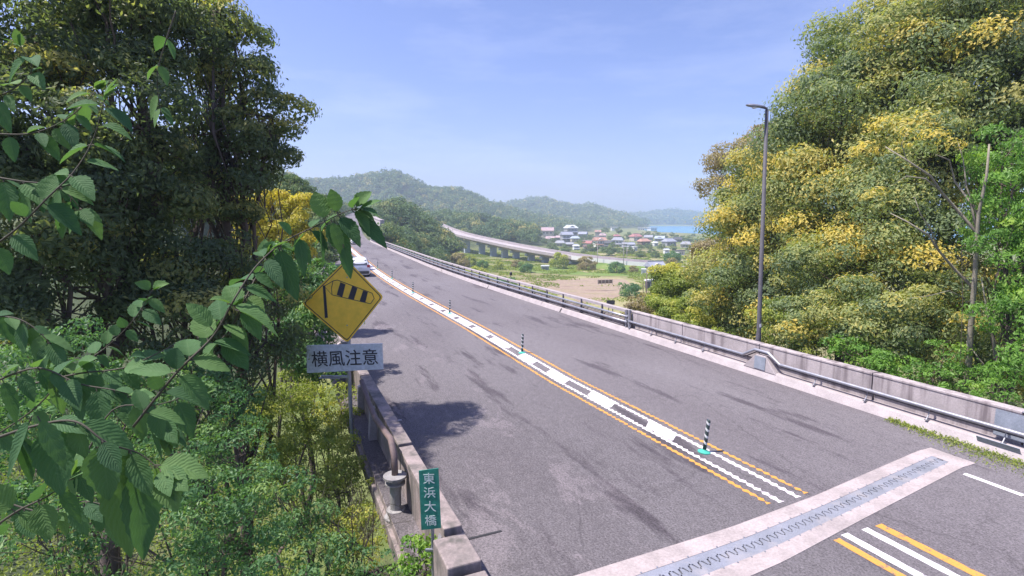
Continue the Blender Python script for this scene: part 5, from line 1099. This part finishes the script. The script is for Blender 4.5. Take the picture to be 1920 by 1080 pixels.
# ------------------------------------------------------------------ poles, boards and small things in the valley
def upole(px, py0, py1, d, label, r=.14, arm=True, group='utility poles in the valley', m='concrete_light'):
    b_, t_ = P(px, py1, d), P(px, py0, d); root = empty('utility_pole', b_, 0, label, 'utility pole', group); h = t_.z - b_.z; MB().tube([(0, 0, -1), (0, 0, h)], [r, r * .7], 8).build('pole', M[m], root, smooth=True)
    if arm: MB().box((0, 0, h * .93), (1.6, .1, .1)).box((0, 0, h * .82), (1.1, .1, .1)).build('crossarm', M['pole_paint'], root)
upole(1120, 452, 500, 225, 'slim pale utility pole at the left end of the white guardrail'); upole(1169, 450, 496, 220, 'slim utility pole midway along the white guardrail'); upole(1175, 462, 494, 236, 'shorter utility pole close beside the midway one', arm=False)
upole(1211, 505, 575, 62, 'thin rusty pole rising left of the yellow green bush', .06, False, m='rust_pipe'); upole(1205, 528, 575, 60, 'short brown pole just left of the rusty pole', .05, False, m='bark'); upole(1360, 500, 560, 60, 'thin grey pole in the brown bushes left of the lamp', .06, False)
upole(1192, 440, 462, 410, 'distant pole rising between red roofed houses', .15); upole(1096, 446, 470, 400, 'distant pole among the left houses', .15)
bd = empty('information_board', P(1145, 590, 52), 0, 'small dark board on two legs seen over the right railing', 'board'); v = P(1145, 567, 52) - bd.location
MB().box(v, (.8, .05, .42)).build('panel', M['pole_paint'], bd); 
for x in (-.2, .2): MB().box((x, .04, v.z / 2 - .5), (.07, .05, v.z + 1.2)).build('leg', M['pole_paint'], bd)
rk = empty('wooden_rack', P(1134, 533, 152), R(-16) * -1, 'low brown rack of stacked wood on the bare field', 'rack')
MB().box((0, 0, .75), (4.3, .5, 1.0)).build('stack', M['wall_brown'], rk)
for k in range(5): MB().box((-2.2 + k * 1.1, -.3, .7), (.12, .12, 1.6)).build('post', M['wall_cream'], rk)
mk = empty('railing_marker', RP(34.5, RW + .43, 1.01), 0, 'small dark marker lamp standing on the right railing', 'marker'); MB().tube([(0, 0, 0), (0, 0, .28)], .02, 6).build('stem', M['pole_paint'], mk); MB().lathe((0, 0, .27), [(.05, 0), (.09, .06), (.09, .2), (.04, .26)], 10).build('lamp', M['sign_black'], mk)
db = empty('white_debris_pile', P(1228, 562, 58), .3, 'white and grey sheets lying in front of the yellow green bush', 'debris'); rg = random.Random(4); mb = MB()
for k in range(9): mb.box((rg.uniform(-1.2, 1.2), rg.uniform(-.5, .5), rg.uniform(-.4, .3)), (rg.uniform(.5, 1.1), rg.uniform(.3, .7), .05), Matrix.Rotation(rg.uniform(-.7, .7), 3, 'X') @ Matrix.Rotation(rg.uniform(-.7, .7), 3, 'Y'))
mb.build('sheet', M['guard_white'], db)['kind'] = 'stuff'
rw = empty('retaining_wall', RP(131, 8, 0), label='pinkish concrete retaining wall at the right where the road enters the hill', cat='retaining wall')
off(MB().sweep([(7.2, -.5), (8.4, 4.6), (9.2, 4.6), (9.2, -.5)], stations(128, 150, 4)).build('wall_panel', M['concrete_light']), rw)
off(MB().sweep([(8.3, 4.6), (8.3, 4.8), (9.3, 4.8), (9.3, 4.6)], stations(128, 150, 4)).build('coping', M['concrete']), rw)
wp = empty('marker_board', P(628, 484, 60), label='white marker board on a short post above the left parapet', cat='marker'); MB().tube([(0, 0, -1.5), (0, 0, 1.3)], .05, 8).build('post', M['white_metal'], wp); MB().box((0, -.05, 1.35), (.42, .03, .42)).build('panel', M['white_metal'], wp)

# ------------------------------------------------------------------ vehicles
M['car_white'] = base_mat('car_paint_white', .25, .6)[0]; M['car_white'].node_tree.nodes['Principled BSDF'].inputs['Base Color'].default_value = (.72, .73, .76, 1)
M['glass'] = base_mat('car_glass', .08, .7)[0]; M['glass'].node_tree.nodes['Principled BSDF'].inputs['Base Color'].default_value = (.06, .065, .08, 1)
M['tyre'] = plain('tyre', (.02, .02, .02), .9); M['trim'] = plain('dark_trim', (.05, .05, .055), .6); M['red_lamp'] = plain('red_lamp', (.42, .02, .02), .3); M['clear_lamp'] = plain('clear_lamp', (.7, .7, .75), .2); M['red_paint'] = plain('red_paint', (.35, .05, .05), .4)
def wheels(root, w, ys, r=.33):
    for y in ys:
        for sx in (-1, 1):
            ax = Matrix.Rotation(R(90) * sx, 3, 'Y'); o = MB().lathe((sx * (w - .18), y, r), [(r * .62, .0), (r * .95, .01), (r, .05), (r, .17), (r * .93, .21), (r * .6, .2)], 20, ax).build('wheel', M['tyre'], root, smooth=False)
            MB().lathe((sx * (w - .18), y, r), [(r * .6, .19), (r * .55, .205), (r * .15, .215)], 12, ax).build('rim', M['galv'], o)
def car(s, l, label, flip=False, hh=1.0):
    h = heading(s) + (pi if flip else 0); root = empty('car', RP(s, l, 0), h, label, 'car', 'cars on the bridge road')
    stn = [(-2.32, .74, .80, .66, .82), (-2.28, .84, .98, .70, 1.02), (-2.12, .87, 1.02, .66, 1.36), (-1.92, .88, 1.02, .60, 1.60), (-1.5, .89, 1.01, .60, 1.68), (-.3, .89, .99, .61, 1.70), (.45, .89, .97, .60, 1.62), (.75, .89, .97, .63, 1.42), (1.25, .88, .96, .72, 1.0), (1.9, .86, .88, .70, .92), (2.2, .80, .72, .62, .76), (2.28, .70, .55, .55, .58)]
    prof = lambda w, b_, wr, zr: [(0, .22), (w * .9, .22), (w, .32), (w * 1.01, .6), (w, b_ - .08), (w * .97, b_), (wr + (w - wr) * .12, b_ + (zr - b_) * .85), (wr * .93, zr - .01), (wr * .5, zr + .025), (0, zr + .03)]
    vs_ = []; fs = []
    for st_ in stn:
        y = st_[0]; pr_ = prof(*st_[1:]); ring = pr_ + [(-x, z) for x, z in reversed(pr_[1:-1])]; vs_ += [(x, y, z * hh) for x, z in ring]
    n = 18
    for i in range(len(stn) - 1):
        for k in range(n): fs.append((i * n + k, i * n + (k + 1) % n, (i + 1) * n + (k + 1) % n, (i + 1) * n + k))
    fs += [tuple(reversed(range(n))), tuple((len(stn) - 1) * n + k for k in range(n))]
    MB().add(vs_, fs).build('body', M['car_white'], root, smooth=True, bevel=0)
    q = lambda a: [(x, y, z * hh) for x, y, z in a]
    MB().add(q([(-.64, -2.285, 1.08), (.64, -2.285, 1.08), (.56, -2.0, 1.53), (-.56, -2.0, 1.53)]), [(0, 1, 2, 3)]).build('rear_window', M['glass'], root)
    MB().add(q([(-.70, 1.2, 1.04), (-.58, .62, 1.56), (.58, .62, 1.56), (.70, 1.2, 1.04)]), [(0, 1, 2, 3)]).build('windscreen', M['glass'], root)
    for sx in (-1, 1):
        MB().add(q([(sx * .885, -1.75, 1.04), (sx * .885, 1.0, 1.02), (sx * .70, .45, 1.53), (sx * .70, -1.65, 1.53)]), [(0, 1, 2, 3)]).build('side_window', M['glass'], root)
        MB().box((sx * .72, -2.27, .98 * hh), (.24, .12, .22)).build('tail_light', M['red_lamp'], root); MB().box((sx * .64, 2.16, .70 * hh), (.3, .16, .14)).build('headlight', M['clear_lamp'], root); MB().box((sx * .98, .75, 1.02 * hh), (.18, .1, .13)).build('mirror', M['car_white'], root)
    MB().box((0, -2.30, .42), (1.5, .16, .26)).build('rear_bumper', M['trim'], root, bevel=.02); MB().box((0, -2.36, .80 * hh), (.34, .02, .17)).build('number_plate', M['post_white'], root); MB().box((0, 2.24, .42), (1.4, .14, .2)).build('front_grille', M['trim'], root, bevel=.02); MB().box((0, 2.30, .36), (.34, .02, .16)).build('number_plate', M['post_white'], root)
    wheels(root, .89, (-1.35, 1.4)); return root
car(52.0, -2.05, 'silver white estate car seen from behind, nearer of the two cars')
car(116, 1.9, 'smaller white car further along the road, beyond the nearer car', flip=True, hh=.95)
s_, l_ = 137, -2.2; root = empty('truck', RP(s_, l_, 0), heading(s_), 'white box truck with red tail in the far distance, beside the leafy twig', 'truck')
MB().box((0, -.8, 1.95), (2.0, 4.4, 2.2)).build('cargo_box', M['car_white'], root, bevel=.04); MB().box((0, 2.35, 1.35), (1.9, 1.6, 1.7)).build('cab', M['car_white'], root, bevel=.12); MB().box((0, -3.02, 1.0), (1.9, .06, .9)).build('tail_board', M['red_paint'], root); MB().box((0, 0, .62), (1.2, 6, .3)).build('chassis', M['trim'], root); MB().add([(-.8, 3.16, 1.4), (-.8, 3.16, 2.0), (.8, 3.16, 2.0), (.8, 3.16, 1.4)], [(0, 1, 2, 3)]).build('windscreen', M['glass'], root)
wheels(root, .95, (-2.0, 2.2), .4)

# ------------------------------------------------------------------ air
mz = bpy.data.materials.new('haze'); mz.use_nodes = True; nt = mz.node_tree; nt.nodes.clear(); ou = nt.nodes.new('ShaderNodeOutputMaterial'); pvn = nt.nodes.new('ShaderNodeVolumePrincipled')
pvn.inputs['Color'].default_value = (.72, .84, 1, 1); pvn.inputs['Density'].default_value = .0005; pvn.inputs['Anisotropy'].default_value = .3; nt.links.new(pvn.outputs[0], ou.inputs['Volume'])
hz = MB().box((0, 0, 50), (7200, 7200, 140)).build('haze', mz); tag(hz, 'thin bluish air haze over the valley', 'haze', kind='stuff')
